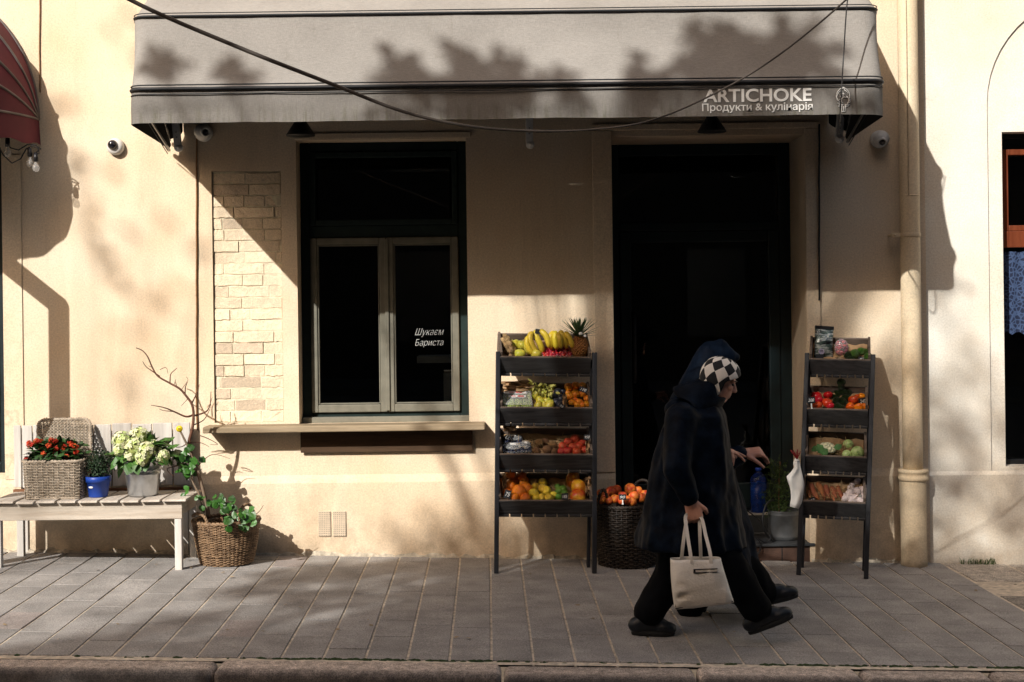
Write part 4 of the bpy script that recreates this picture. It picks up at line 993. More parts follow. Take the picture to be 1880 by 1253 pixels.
def fm(name, c1, c2, rough=.4, vs=3, bs=None, bst=.15, rnd=.12, hue=.012, spec=.5):
    m, nt, b, v = base(name, rough, 0, spec)
    oi = nd(nt, 'ShaderNodeObjectInfo'); ad = nd(nt, 'ShaderNodeVectorMath', operation='ADD'); nt.links.new(v, ad.inputs[0])
    cb = nd(nt, 'ShaderNodeCombineXYZ'); mu = nd(nt, 'ShaderNodeMath', operation='MULTIPLY'); mu.inputs[1].default_value = 37; nt.links.new(oi.outputs['Random'], mu.inputs[0]); nt.links.new(mu.outputs[0], cb.inputs[0]); nt.links.new(cb.outputs[0], ad.inputs[1])
    c = ramp(nt, noi(nt, ad.outputs[0], vs*.45, 4), [(.36, c1), (.64, c2)])
    fine = ramp(nt, noi(nt, ad.outputs[0], 9, 4), [(.3, (.82,)*3), (.7, (1.12,)*3)]); c = mixc(nt, 1, c, fine, 'MULTIPLY')
    hs = nd(nt, 'ShaderNodeHueSaturation'); nt.links.new(c, hs.inputs['Color'])
    for sock, lo, hi in (('Value', 1-rnd, 1+rnd), ('Hue', .5-hue, .5+hue)):
        mr = nd(nt, 'ShaderNodeMapRange'); nt.links.new(oi.outputs['Random'], mr.inputs[0]); mr.inputs[3].default_value = lo; mr.inputs[4].default_value = hi; nt.links.new(mr.outputs[0], hs.inputs[sock])
    nt.links.new(hs.outputs[0], b.inputs['Base Color'])
    if bs: bump(nt, b, noi(nt, v, bs, 3), bst, .05)
    return m
stemf = lambda L, r: (lambda m: m.tube([(0, 0, .75), (.03, .02, .95), (.08, .02, .95+L)], r, 6))
KIND = {}
def kind(k, mesh, mat): mesh.materials.append(mat); KIND[k] = mesh
kind('orange', prof_mesh('orange', sph(1, .96, .10)), fm('orange peel', (.72, .17, .008), (.85, .27, .012), .38, 2, 26, .35))
kind('mandarin', prof_mesh('mandarin', sph(1, .86, .12), ribs=9, amp=.012), fm('mandarin peel', (.70, .12, .006), (.80, .22, .01), .4, 2, 22, .35))
kind('lemon', prof_mesh('lemon', sph(.84, .98, tip=.18)), fm('lemon peel', (.80, .55, .03), (.85, .66, .07), .4, 2, 22, .3))
kind('lime', prof_mesh('lime', sph(.95, 1.0, tip=.1)), fm('lime peel', (.08, .22, .02), (.16, .34, .04), .4, 2, 22, .25))
kind('apple', prof_mesh('apple', [(r*(1.0+.07*z), z) for r, z in sph(1, .92, .26, .16)], ribs=5, amp=.012, extra=stemf(.12, .035)), fm('yellow apple skin', (.72, .60, .06), (.62, .62, .10), .3, 3))
kind('peach', prof_mesh('peach', sph(1, .96, .2, .04), ribs=1, amp=.02), fm('peach skin', (.55, .03, .012), (.78, .24, .035), .55, 3.0))
kind('red_peach', prof_mesh('red_peach', sph(1, .94, .18)), fm('red peach skin', (.50, .018, .012), (.62, .12, .05), .55, 3.0))
kind('apricot', prof_mesh('apricot', sph(1, .95, .15)), fm('apricot skin', (.80, .36, .015), (.85, .20, .012), .5, 2))
kind('mango', prof_mesh('mango', sph(.9, 1.12, .05), lump=.10), fm('mango skin', (.62, .05, .008), (.80, .42, .03), .35, 2.2))
kind('kiwi', prof_mesh('kiwi', sph(.84, 1.08)), fm('kiwi skin', (.13, .065, .025), (.22, .11, .045), .85, 6, 30, .5))
kind('plum', prof_mesh('plum', sph(.95, 1.05, .08)), fm('dark plum skin', (.008, .010, .018), (.022, .026, .045), .42, 3))
kind('avocado', prof_mesh('avocado', [(r*(1-.16*z), z*1.2) for r, z in sph(.9, 1)]), fm('avocado skin', (.012, .028, .008), (.03, .075, .014), .4, 8, 26, .8))
kind('green_avocado', prof_mesh('green_avocado', [(r*(1-.14*z), z*1.15) for r, z in sph(.92, 1)]), fm('green avocado skin', (.04, .13, .015), (.10, .22, .03), .4, 8, 26, .6))
kind('tomato', prof_mesh('tomato', sph(1, .80, .16, .06), ribs=5, amp=.02), fm('tomato skin', (.60, .018, .012), (.68, .05, .02), .22, 2))
kind('pepper', prof_mesh('pepper', sph(.86, 1.12, .30, .14), ribs=4, amp=.07, extra=stemf(.2, .06)), fm('red pepper skin', (.62, .03, .01), (.74, .12, .01), .2, 2))
kind('orange_pepper', prof_mesh('orange_pepper', sph(.86, 1.12, .30, .14), ribs=4, amp=.07, extra=stemf(.2, .06)), fm('orange pepper skin', (.78, .16, .006), (.85, .28, .01), .2, 2))
kind('courgette', prof_mesh('courgette', sph(1, .96, .12, .08), ribs=10, amp=.012, extra=stemf(.18, .12)), fm('pale courgette skin', (.36, .50, .16), (.50, .62, .26), .35, 4))
kind('pear', prof_mesh('pear', [(r*(1-.30*max(z, -.2)), z*1.28) for r, z in sph(.9, 1, .06)], extra=stemf(.35, .05)), fm('yellow pear skin', (.66, .52, .05), (.46, .50, .06), .4, 3))
def carrot_mesh():
    m = MB(); rr = random.Random(4); m.tube([(0, 0, -1.9+i*.32) for i in range(13)], [.08+.42*math.sin(min(1, i/9)*PI/2)*(1+rr.uniform(-.05, .05)) if i < 12 else .2 for i in range(13)], 12); return m.mesh('carrot')
kind('carrot', carrot_mesh(), fm('earthy carrot skin', (.46, .13, .04), (.30, .12, .06), .7, 9, 20, .4))
def garlic_mesh():
    m = MB(); m.lathe([(0, -.72), (.5, -.72), (.9, -.45), (1, -.05), (.8, .4), (.4, .72), (.17, .95), (.14, 1.3), (0, 1.32)], 24, sq=lambda q, a: Vector((q.x*(1+.07*math.cos(8*a)), q.y*(1+.07*math.cos(8*a)), q.z))); return m.mesh('garlic')
kind('garlic', garlic_mesh(), fm('garlic skin', (.62, .50, .50), (.74, .64, .62), .6, 6))
def ginger_mesh():
    m = MB(); rr = random.Random(21)
    for p, r in (((0, 0, 0), .55), ((.5, .1, .3), .42), ((-.45, 0, .45), .4), ((.1, -.1, .8), .42), ((-.2, .1, -.55), .45), ((.55, 0, -.4), .36), ((.35, 0, 1.15), .30), ((-.6, .05, -.25), .3), ((.0, -.3, .3), .33)): m.ell(p, (r*1.1, r*.8, r), None, 14, 10)
    o = remesh(m, .07, 'ginger', None, None, 3); me = o.data; bpy.data.objects.remove(o); me.materials.clear(); return me
kind('ginger', ginger_mesh(), fm('ginger skin', (.42, .26, .12), (.58, .40, .20), .75, 4, 14, .5))
rf = random.Random(12)
def fruit(k, name, key, tray, items, label, cat, group, rot=None, pad=None, rs=1.0):
    for it in items:
        px, py, r = it[:3]; lb = it[3] if len(it) > 3 and it[3] else label
        rm = r/314.0*rs
        if isinstance(tray, int): q = hit(key, tray, px, py, rm, pad)
        else: q = P(px, py, tray)
        o = bpy.data.objects.new(name, KIND[k]); COL.objects.link(o); o.location = q; o.scale = (rm*rf.uniform(.95, 1.05), rm*rf.uniform(.95, 1.05), rm*rf.uniform(.95, 1.05))
        o.rotation_euler = rot(rf) if rot else (rf.uniform(-.7, .5), rf.uniform(-.6, .6), rf.uniform(0, 6.28))
        tag(o, lb, cat, group)
lay = lambda r: (r.uniform(1.0, 2.0), r.uniform(-.8, .8), r.uniform(-1.2, 1.2))
T1 = 'the top tray, window rack'; T2 = 'the second tray, window rack'; T3 = 'the third tray, window rack'; T4 = 'the bottom tray, window rack'
fruit('ginger', 'ginger_root', 'L', 0, [(931, 634, 17, 'knobbly ginger root standing tall at the far end of ' + T1), (941, 648, 13, 'knobbly ginger root lying before a taller ginger root in ' + T1)], '', 'ginger', 'ginger roots')
fruit('apple', 'yellow_apple', 'L', 0, [(945, 633, 11), (958, 634, 11), (967, 636, 10), (973, 642, 12, 'largest yellow apple, stalk up, under the bananas in ' + T1), (984, 651, 10.5, 'yellow apple at the lip of the tray beside the berry punnet'), (954, 650, 11, 'yellow apple with brown patches at the lip of the tray by the ginger')], 'yellow apple at the back of the apple heap in ' + T1, 'apple', 'yellow apples in the top tray', rot=lambda r: (r.uniform(.1, .5), r.uniform(-.3, .3), r.uniform(0, 6)))
BAN = fm('banana skin', (.82, .60, .03), (.84, .66, .07), .42, 3)
def bananas(label, items, Y):
    c = P(*items[0][0][0], Y); t = thing('banana_bunch', label, 'bananas', c, 'banana bunches')
    for j, (pts, r) in enumerate(items):
        pp = spline([P(x, y, Y - .02*math.sin(PI*i/(len(pts)-1)) - .012*j) for i, (x, y) in enumerate(pts)], 5); n = len(pp); m = MB()
        m.tube(pp, [max(.0025, r*(math.sin(min(1, (i+.6)/n*5)*PI/2))*(math.sin(min(1, (n-i-.4)/n*3.5)*PI/2))) for i in range(n)], 7); m.build('banana', BAN, t)
Yb = TR[('L', 0)][0].y + .13
bananas('yellow banana bunch beneath the small black price tag in ' + T1, [([(981, 607), (986, 620), (993, 636), (997, 650)], .0185), ([(990, 607), (1000, 614), (1006, 626), (1009, 640)], .0185), ([(977, 609), (973, 622), (980, 640), (992, 654)], .0185), ([(970, 617), (967, 630), (974, 645), (984, 653)], .016)], Yb)
bananas('yellow banana bunch beside the pineapple in ' + T1, [([(1018, 609), (1011, 618), (1010, 630), (1013, 642)], .0185), ([(1020, 608), (1019, 620), (1020, 632), (1023, 642)], .019), ([(1027, 608), (1033, 617), (1038, 628), (1040, 641)], .019), ([(1037, 610), (1044, 619), (1049, 630), (1052, 640)], .017), ([(1024, 612), (1028, 624), (1030, 640)], .016)], Yb)
# punnet of red berries
def tray_frame(key, i):
    a, u, v, n, w, hB, dep, A, pn = TR[(key, i)]; return u, v, n
def punnet(name, label, key, i, x0, x1, y0, y1, mat, part, pmesh, pr, nx, ny, cat, lift=.0, walls_=None, lay2=1):
    u, v, n = tray_frame(key, i); q0 = hit(key, i, x0, y1, .02); q1 = hit(key, i, x1, y1, .02); w = (q1-q0).dot(u); ddir = Vector((0, 0, 1)); back = u.cross(ddir)*-1
    back = Vector((-u.y, u.x, 0)); hgt = (y1-y0)/314*.95
    t = thing(name, label, cat, q0 + u*(w/2))
    vv = (back*math.cos(.5) + ddir*math.sin(.5)); nn = u.cross(vv); d = hgt/math.sin(.75)
    m = MB(); R = Matrix((u, vv, nn)).transposed(); c = q0 + u*(w/2) + vv*(d/2)
    m.box(c - nn*.014, (w, d, .004), R); m.box(c - vv*(d/2) + nn*.0, (w, .003, .03), R); m.box(c + vv*(d/2), (w, .003, .03), R); m.box(c - u*(w/2), (.003, d, .03), R); m.box(c + u*(w/2), (.003, d, .03), R); m.build('punnet_box', mat, t, .001)
    rr = random.Random(nx*ny)
    for lyr in range(lay2):
        for a in range(nx):
            for b in range(ny):
                p = q0 + u*(w*(a+.5+rr.uniform(-.25, .25))/nx) + vv*(d*(b+.5+rr.uniform(-.25, .25))/ny) + nn*(.004 + lyr*pr*1.1 + rr.uniform(0, pr*.6))
                o = bpy.data.objects.new(part, pmesh); COL.objects.link(o); o.parent = t; o.location = p - wloc(t); s_ = pr*rr.uniform(.88, 1.12); o.scale = (s_, s_, s_); o.rotation_euler = (rr.uniform(0, 6), rr.uniform(0, 6), 0)
    return t, q0, u, vv, nn, w, d
CLEAR = thinplastic('clear plastic', (.8, .82, .82), .22)
BERRY = prof_mesh('berry', sph(.95, 1.05), lump=.12); BERRY.materials.append(fm('red berry skin', (.30, .008, .02), (.52, .02, .04), .3, 3, rnd=.35))
punnet('berry_punnet', 'clear punnet of dark red berries in ' + T1, 'L', 0, 996, 1050, 633, 657, CLEAR, 'berry', BERRY, .0115, 9, 6, 'punnet', lay2=1)
# pineapple
pc = P(1064, 637, TR[('L', 0)][0].y + .11); pa = thing('pineapple', 'whole pineapple with a spiky green crown at the end of ' + T1, 'pineapple', pc)
PINE, nt, b_, v_ = base('pineapple rind', .6)
vr = nd(nt, 'ShaderNodeTexVoronoi'); vr.inputs['Scale'].default_value = 1; nt.links.new(v_, vr.inputs['Vector'])
nt.links.new(ramp(nt, noi(nt, v_, 60, 4), [(.3, (.20, .075, .02)), (.7, (.46, .21, .06))]), b_.inputs['Base Color'])
m = MB(); m.ell(pc, (.047, .047, .062), None, 20, 14)
for i in range(13):
    zz = -.056 + .112*i/12; rr = .047*math.sqrt(max(0.02, 1-(zz/.064)**2))
    for k in range(14):
        a = 2*PI*(k+.5*(i % 2))/14; d = Vector((math.cos(a), math.sin(a), zz*6)).normalized(); c = pc + Vector((rr*math.cos(a), rr*math.sin(a), zz))
        m.ell(c, (.0085, .0085, .0055), d.to_track_quat('X', 'Z').to_matrix(), 6, 4); m.tube([c+d*.004, c+d*.011+Vector((0, 0, .003))], [.0022, .0004], 4)
m.build('fruit_body', PINE, pa)
m = MB(); r5 = random.Random(3); ct = pc + Vector((-.004, 0, .058))
for i in range(58):
    k = i/58; a = i*2.4; el = .15 + 1.25*k; L = .07 + .085*math.sin(PI*min(1, k*.9+.2)) ; d = Vector((math.cos(a)*math.cos(el), math.sin(a)*math.cos(el), math.sin(el)))
    s2 = d.cross(Vector((0, 0, 1))).normalized(); o_ = ct + Vector((0, 0, .028*k)); up = s2.cross(d)
    w2 = .0095; rows = []
    for j in range(7):
        t = j/6; w3 = w2*(1-t)**.7; c = o_ + d*L*t + Vector((0, 0, -1))*(.02*t*t*(1-k)) + up*.012*t*t; g = .7+.6*r5.random()
        rows.append([c - s2*w3, c - up*w3*.35, c + s2*w3])
    m.loft(rows, closed=False, tint=(g, g, g*.9))
m.build('crown', tinted('pineapple leaf', (.085, .16, .075), .5, .3, 30), pa)
m = MB(); m.ell(P(1066, 613, pc.y-.06), (.012, .006, .010)); m.ell(P(1074, 617, pc.y-.055), (.008, .005, .008)); m.build('paper_tag', WHITE, pa)
# second tray
GRAPE = prof_mesh('grape', sph(.92, 1.08)); GRAPE.materials.append(fm('green grape skin', (.34, .46, .09), (.46, .56, .16), .25, 3, rnd=.15))
gt = punnet('grape_box', 'clear box of green grapes with red and white labels in ' + T2, 'L', 1, 925, 977, 716, 750, CLEAR, 'grape', GRAPE, .0105, 10, 8, 'punnet')
t_, q0, u_, vv_, nn_, w_, d_ = gt; R_ = Matrix((u_, vv_, nn_)).transposed()
m = MB(); m.box(q0+u_*(w_/2)+vv_*(d_/2)+nn_*.026, (w_+.004, d_+.004, .002), R_); m.build('clear_lid', CLEAR, t_)
for k, (a, b, c) in enumerate(((.45, .86, .80), (.5, .58, .62))):
    m = MB(); m.box(q0+u_*(w_*a)+vv_*(d_*b)+nn_*.0285, (w_*c, d_*.16, .002), R_); l_ = m.build('label', WHITE, t_)
    m = MB(); m.box(q0+u_*(w_*(a+.12))+vv_*(d_*b)+nn_*.0302, (w_*.22, d_*.09, .001), R_); m.box(q0+u_*(w_*(a-.14))+vv_*(d_*b)+nn_*.0302, (w_*.16, d_*.05, .001), R_); m.build('label_print', simple('red print', (.55, .02, .03), .6), l_)
fruit('pear', 'yellow_pear', 'L', 1, [(985, 725, 9), (992, 738, 10), (988, 746, 9), (1004, 735, 10), (1009, 745, 10), (1000, 746, 8), (999, 722, 8, 'green yellow pear topmost in the pear heap of ' + T2), (1012, 728, 8)], 'yellow pear in the heap beside the grape box, ' + T2, 'pear', 'yellow pears in the second tray')
m = MB(); r6 = random.Random(5)
for i in range(46):
    px = r6.uniform(978, 1018); c = P(px, r6.uniform(705, 722), TR[('L', 1)][0].y + .12); leaf(m, c, Vector((r6.uniform(-.5, .5), -.3, r6.uniform(-.8, .6))), rdir(r6), .05, .016, .3, (1, 1, 1))
tag(m.build('corn_husks', tinted('dry husks', (.48, .46, .12), .6, .4, 20)), 'loose green yellow husks behind the pears in ' + T2, 'husks')
fruit('plum', 'dark_plum', 'L', 1, [(1024, 722, 9), (1030, 733, 9), (1021, 740, 9), (1029, 745, 9), (1033, 720, 8), (1019, 730, 8)], 'blue black plum in the dark heap in the middle of ' + T2, 'plum', 'dark plums')
fruit('apricot', 'apricot', 'L', 1, [(1044, 711, 8.5), (1057, 708, 8), (1069, 709, 8, 'yellow orange apricot beside the price tag in ' + T2), (1053, 717, 8.5), (1046, 728, 8), (1057, 725, 8.5), (1069, 724, 8), (1043, 722, 7), (1078, 733, 7.5)], 'orange apricot in the upper black punnet of ' + T2, 'apricot', 'apricots in the upper punnet')
fruit('apricot', 'apricot', 'L', 1, [(1050, 740, 7), (1057, 736, 7), (1064, 739, 7.5), (1060, 744, 7), (1069, 744, 7), (1077, 743, 7)], 'yellow apricot in the lower black punnet of ' + T2, 'apricot', 'apricots in the lower punnet')
def boxtray(label, x0, x1, yb, hgt, key, i, dpth=.05):
    u, v, n = tray_frame(key, i); q0 = hit(key, i, x0, yb, .012); q1 = hit(key, i, x1, yb, .012); w = (q1-q0).dot(u); R = Matrix((u, v, n)).transposed(); c = q0+u*(w/2)+v*(dpth/2)
    m = MB(); m.box(c-n*.012, (w, dpth, .003), R); m.box(c-v*(dpth/2), (w, .003, hgt), R); m.box(c+v*(dpth/2), (w, .003, hgt), R); m.box(c-u*(w/2), (.003, dpth, hgt), R); m.box(c+u*(w/2), (.003, dpth, hgt), R)
    tag(m.build('black_punnet', BLACKP, None, .001), label, 'punnet')
boxtray('shallow black punnet under yellow apricots at the lip of ' + T2, 1042, 1083, 748, .03, 'L', 1); boxtray('shallow black punnet behind the front punnet of apricots in ' + T2, 1040, 1080, 733, .028, 'L', 1)
# third tray
BLUEB = prof_mesh('blueberry', sph(1, .9)); BLUEB.materials.append(fm('blueberry skin', (.012, .016, .04), (.03, .04, .09), .5, 3, rnd=.3))
def clam(label, px, py, w_px, h_px, key, i):
    t, q0, u, vv, nn, w, d = punnet('clamshell_box', label, key, i, px-w_px/2, px+w_px/2, py-h_px/2, py+h_px/2, CLEAR, 'blueberry', BLUEB, .010, 6, 4, 'punnet')
    R = Matrix((u, vv, nn)).transposed(); m = MB(); c = q0+u*(w/2)+vv*(d/2)+nn*.030; m.ell(c, (w*.48, d*.48, .012), R, 20, 8); l = m.build('clear_lid', CLEAR, t); m = MB(); m.box(c+nn*.0135, (w*.28, d*.2, .001), R); m.build('label', WHITE, l)
clam('clear box of blueberries at the lip of ' + T3, 942, 825, 36, 17, 'L', 2); clam('clear box of blueberries stacked behind the front one in ' + T3, 942, 809, 34, 15, 'L', 2); clam('clear blueberry box propped beside the kiwis in ' + T3, 966, 822, 18, 20, 'L', 2)
def crumple(name, label, px, py, rx, ry, Y, mat, seed, cat='paper'):
    m = MB(); r = random.Random(seed); c = P(px, py, Y); rows = []
    for i in range(7):
        rows.append([c + Vector((rx*(j/6*2-1), .05*r.uniform(-.5, .5)+.02*(i/6), ry*(i/6*2-1))) + Vector((r.uniform(-.25, .25)*rx*.5, 0, r.uniform(-.25, .25)*ry*.5)) for j in range(7)])
    m.loft(rows, closed=False, smooth=False); tag(m.build(name, mat), label, cat)
crumple('brown_paper', 'crumpled brown paper behind the grape box in ' + T2, 950, 709, .095, .03, TR[('L', 1)][0].y+.17, KRAFT, 4)
crumple('brown_paper', 'crumpled brown paper on top of the blueberry boxes in ' + T3, 936, 785, .04, .022, TR[('L', 2)][0].y+.12, KRAFT, 6)
crumple('brown_paper', 'crumpled brown paper beside the red peaches in ' + T3, 1079, 822, .012, .04, TR[('L', 2)][0].y+.06, KRAFT, 7)
crumple('brown_paper', 'crumpled brown paper behind the grapefruit at the side of ' + T4, 1080, 893, .018, .055, TR[('L', 3)][0].y+.1, KRAFT, 9)
crumple('brown_paper', 'crumpled brown paper at the side of the orange heap in ' + T4, 926, 890, .012, .06, TR[('L', 3)][0].y+.1, KRAFT, 10)
crumple('brown_paper', 'torn brown paper between the plums and the apricots in ' + T2, 1037, 735, .012, .035, TR[('L', 1)][0].y+.06, KRAFT, 12)
fruit('kiwi', 'kiwi', 'L', 2, [(990, 814, 10), (985, 829, 9), (1005, 826, 10.5), (1015, 818, 10, 'lighter brown kiwi highest beside the red peaches in ' + T3), (1000, 811, 8), (1018, 829, 8)], 'brown kiwi in the heap in the middle of ' + T3, 'kiwi', 'kiwis', rot=lay)
fruit('red_peach', 'red_peach', 'L', 2, [(1034, 820, 9), (1043, 812, 9), (1056, 807, 9.5, 'red peach on top of the red heap in ' + T3), (1041, 829, 9), (1052, 822, 9.5), (1063, 820, 9.5), (1070, 814, 8), (1074, 826, 8), (1059, 830, 9), (1031, 830, 8)], 'red peach in the heap beside the kiwis in ' + T3, 'peach', 'red peaches in the third tray')
# bottom tray
fruit('orange', 'orange', 'L', 3, [(937, 869, 11), (957, 874, 10), (943, 883, 10), (961, 884, 11), (936, 893, 11), (966, 898, 12.5), (953, 903, 14, 'biggest bright orange in the middle of the orange heap, ' + T4), (942, 914, 11), (964, 915, 10.5), (931, 905, 9)], 'orange in the heap beside the lemons in ' + T4, 'orange', 'oranges in the bottom tray')
fruit('lemon', 'lemon', 'L', 3, [(996, 887, 10.5, 'lemon on top of the lemon heap in ' + T4), (980, 906, 10.5), (997, 898, 11), (1003, 902, 11), (983, 894, 9), (994, 914, 9), (1008, 915, 10), (1016, 909, 8), (985, 915, 9)], 'yellow lemon in the heap beside the oranges in ' + T4, 'lemon', 'lemons in the bottom tray', rot=lay)
fruit('lime', 'lime', 'L', 3, [(1026, 913, 7.5), (1026, 902, 7), (1034, 898, 7.5), (1024, 894, 6), (1037, 906, 7), (1022, 906, 6)], 'green lime in the small heap between lemons and grapefruits in ' + T4, 'lime', 'limes in the bottom tray', rot=lay)
fruit('mango', 'grapefruit', 'L', 3, [(1062, 896, 16, 'large orange grapefruit resting on a redder one in ' + T4), (1061, 914, 15.5, 'large red grapefruit at the lip of ' + T4), (1052, 881, 14, 'large shaded grapefruit at the back of ' + T4)], '', 'grapefruit', 'grapefruits')
# ---- rack by the downpipe
U1 = 'the top tray, downpipe rack'; U2 = 'the second tray, downpipe rack'; U3 = 'the third tray, downpipe rack'; U4 = 'the bottom tray, downpipe rack'
yR = lambda i: TR[('R', i)][0].y
FOIL, nt, b_, v_ = base('printed foil', .25, .35, .5)
nt.links.new(ramp(nt, noi(nt, mapv(nt, v_, (4, 4, 26)), 3, 4), [(.38, (.012, .012, .015)), (.5, (.10, .15, .14)), (.56, (.55, .58, .56)), (.62, (.03, .04, .06)), (.72, (.30, .33, .36))]), b_.inputs['Base Color']); bump(nt, b_, noi(nt, v_, 18, 3), .9, .02)
def pouch(name, label, px, py, w, h, Y, mat, tilt=.2):
    c = P(px, py, Y); t = thing(name, label, 'food bag', c); m = MB(); rows = []
    R = Matrix.Rotation(-tilt, 3, 'X') @ Matrix.Rotation(.08, 3, 'Y')
    r = random.Random(int(px))
    for i in range(15):
        z = h*i/14; th = .030*math.sin(PI*min(1, (i+.6)/14*.95))**.6 if i < 13 else .004; ww = w*(1-.06*math.sin(PI*i/14)) ; ring = []
        for k in range(20):
            a = 2*PI*k/20; x = ww/2*math.copysign(abs(math.cos(a))**.5, math.cos(a)); y = th*math.copysign(abs(math.sin(a))**.9, math.sin(a)); ring.append(c + R @ Vector((x+r.uniform(-.0015, .0015), y+r.uniform(-.003, .003), z)))
        rows.append(ring)
    m.loft(rows, cap=True); m.build('pouch', mat, t)
    m = MB(); m.box(c + R @ Vector((0, -.008, h-.006)), (w*.97, .009, .018), R); m.build('seal', BLACKP, t)
    m = MB(); m.lathe([(.013, 0), (.017, 0), (.017, .001), (.013, .001), (.013, 0)], 20, c + R @ Vector((-.02, -.034, h*.16)), R @ Matrix.Rotation(PI/2, 3, 'X')); m.build('printed_mark', simple('lilac print', (.5, .45, .62), .5), t)
pouch('snack_bag', 'shiny black and silver printed food bag standing in ' + U1, 1512, 657, .115, .188, yR(0)+.11, FOIL)
c = P(1545, 652, yR(0)+.10); t = thing('candy_bag', 'clear bag of red sweets beside the silver bag in ' + U1, 'food bag', c)
CANDY = prof_mesh('sweet', sph(1, .9), lump=.2); CANDY.materials.append(fm('red sweet', (.50, .01, .02), (.40, .10, .16), .25, 3, rnd=.4))
for i in range(46):
    a = rdir(rf); q = c + Vector((a.x*.032, a.y*.024, .045+a.z*.04)); o = bpy.data.objects.new('sweet', CANDY); COL.objects.link(o); o.parent = t; o.location = q-c; k = .0105; o.scale = (k, k, k)
m = MB(); m.ell(c+Vector((0, 0, .045)), (.044, .034, .052), None, 20, 14); m.build('clear_film', CLEAR, t)
crumple('brown_paper', 'crumpled pale paper at the lip of the tray below the candy bag', 1545, 660, .035, .012, yR(0)+.035, simple('pale paper', (.6, .45, .3), .8, .3, 20), 15)
fruit('green_avocado', 'green_avocado', 'R', 0, [(1569, 650, 9.5, 'big green avocado in the middle of ' + U1), (1581, 645, 7.5), (1593, 655, 8, 'bright green avocado beside the post in ' + U1), (1589, 646, 7)], 'small green avocado behind the big one in ' + U1, 'avocado', 'green avocados', rot=lay)
fruit('avocado', 'dark_avocado', 'R', 0, [(1558, 653, 8, 'dark avocado between the candy bag and the green avocados'), (1562, 660, 7, 'dark avocado lowest at the lip of ' + U1)], '', 'avocado', 'dark avocados in the top tray', rot=lay)
crumple('brown_paper', 'brown paper behind the avocados in ' + U1, 1582, 642, .035, .012, yR(0)+.16, KRAFT, 17)
fruit('tomato', 'tomato', 'R', 1, [(1499, 727, 10.5), (1520, 726, 9.5, 'tomato with a pale stalk end on the upper row in ' + U2), (1504, 735, 9), (1500, 745, 10), (1519, 740, 10.5), (1525, 746, 8), (1493, 733, 8)], 'red tomato in the heap beside the 200 price tag in ' + U2, 'tomato', 'red tomatoes')
fruit('avocado', 'dark_avocado', 'R', 1, [(1545, 702, 8), (1537, 724, 8), (1547, 720, 8), (1553, 731, 8), (1535, 736, 8), (1547, 738, 9), (1538, 747, 8), (1546, 750, 7), (1559, 722, 7), (1531, 728, 6), (1556, 745, 6), (1544, 710, 7)], 'dark green avocado in the heap between tomatoes and peppers in ' + U2, 'avocado', 'dark avocados in the second tray', rot=lay)
fruit('pepper', 'red_pepper', 'R', 1, [(1567, 735, 9.5), (1561, 747, 9), (1573, 731, 8)], 'red pepper beside the dark avocados in ' + U2, 'pepper', 'red peppers', rot=lay)
fruit('orange_pepper', 'orange_pepper', 'R', 1, [(1582, 729, 8, 'orange pepper poking up behind the 240 price tag'), (1577, 748, 9.5, 'orange pepper at the lip of ' + U2), (1587, 747, 8.5, 'orange pepper next to the tray side in ' + U2)], '', 'pepper', 'orange peppers', rot=lay)
# third tray
c = hit('R', 2, 1517, 826, .05); cf = thing('cauliflower', 'white cauliflower with a green leaf in ' + U3, 'cauliflower', c); m = MB(); r7 = random.Random(9)
for i in range(150):
    d = rdir(r7, -.2); p = c + Vector((d.x*.050, d.y*.036, d.z*.034)); m.ell(p, r7.uniform(.007, .012), None, 7, 5)
m.ell(c, (.050, .036, .034)); m.build('curd', simple('cauliflower curd', (.62, .60, .40), .8, .15, 60, 160, .4), cf)
CAB = leafmat('cabbage leaf', (.07, .17, .05))
for px, py, dx, dz, L in ((1500, 815, .5, -.9, .07), (1510, 822, .3, -.8, .055), (1536, 815, .2, -.6, .04), (1498, 830, -.2, .6, .04)):
    m = MB(); leaf(m, P(px, py, c.y-.045), Vector((dx, -.2, dz)), Vector((0, -1, .2)), L, .05, .1, (1, 1, 1)); m.build('leaf', CAB, cf)
fruit('courgette', 'round_courgette', 'R', 2, [(1557, 817, 10, 'round pale courgette balanced on top of two others in ' + U3), (1574, 832, 12.5, 'largest round pale courgette lying next to the side of ' + U3), (1555, 836, 9.5, 'small round pale courgette beneath another at the lip of ' + U3)], '', 'courgette', 'round courgettes', rot=lambda r: (r.uniform(1.2, 1.6), r.uniform(-.4, .4), r.uniform(-.3, .3)))
def woolmass(name, key, i, label, n, seed):
    a, u, v, nn, w, hB, dep, A, pn = TR[(key, i)]; r = random.Random(seed); m = MB()
    for k in range(n):
        p = a + u*r.uniform(.09, w-.09) + v*r.uniform(.06, dep-.05) + nn*(-hB*.45 + r.uniform(0, .02)); d = (u*r.uniform(-1, 1)*(1 if .08 < 1 else 0) + v*r.uniform(-.5, .5) + nn*r.uniform(-.1, .4)).normalized(); e = rdir(r)
        L = r.uniform(.03, .075); m.tube([p, p+d*L*.5+e*.008, p+d*L], .0013, 4)
    tag(m.build(name, STRAW), label, 'straw', kind='stuff')
woolmass('straw', 'R', 2, 'loose wood wool bedding in ' + U3, 260, 2); woolmass('straw', 'L', 3, 'loose wood wool bedding in ' + T4, 130, 4); woolmass('straw', 'R', 3, 'loose wood wool bedding in ' + U4, 120, 6); woolmass('straw', 'L', 2, 'loose wood wool bedding in ' + T3, 120, 8)
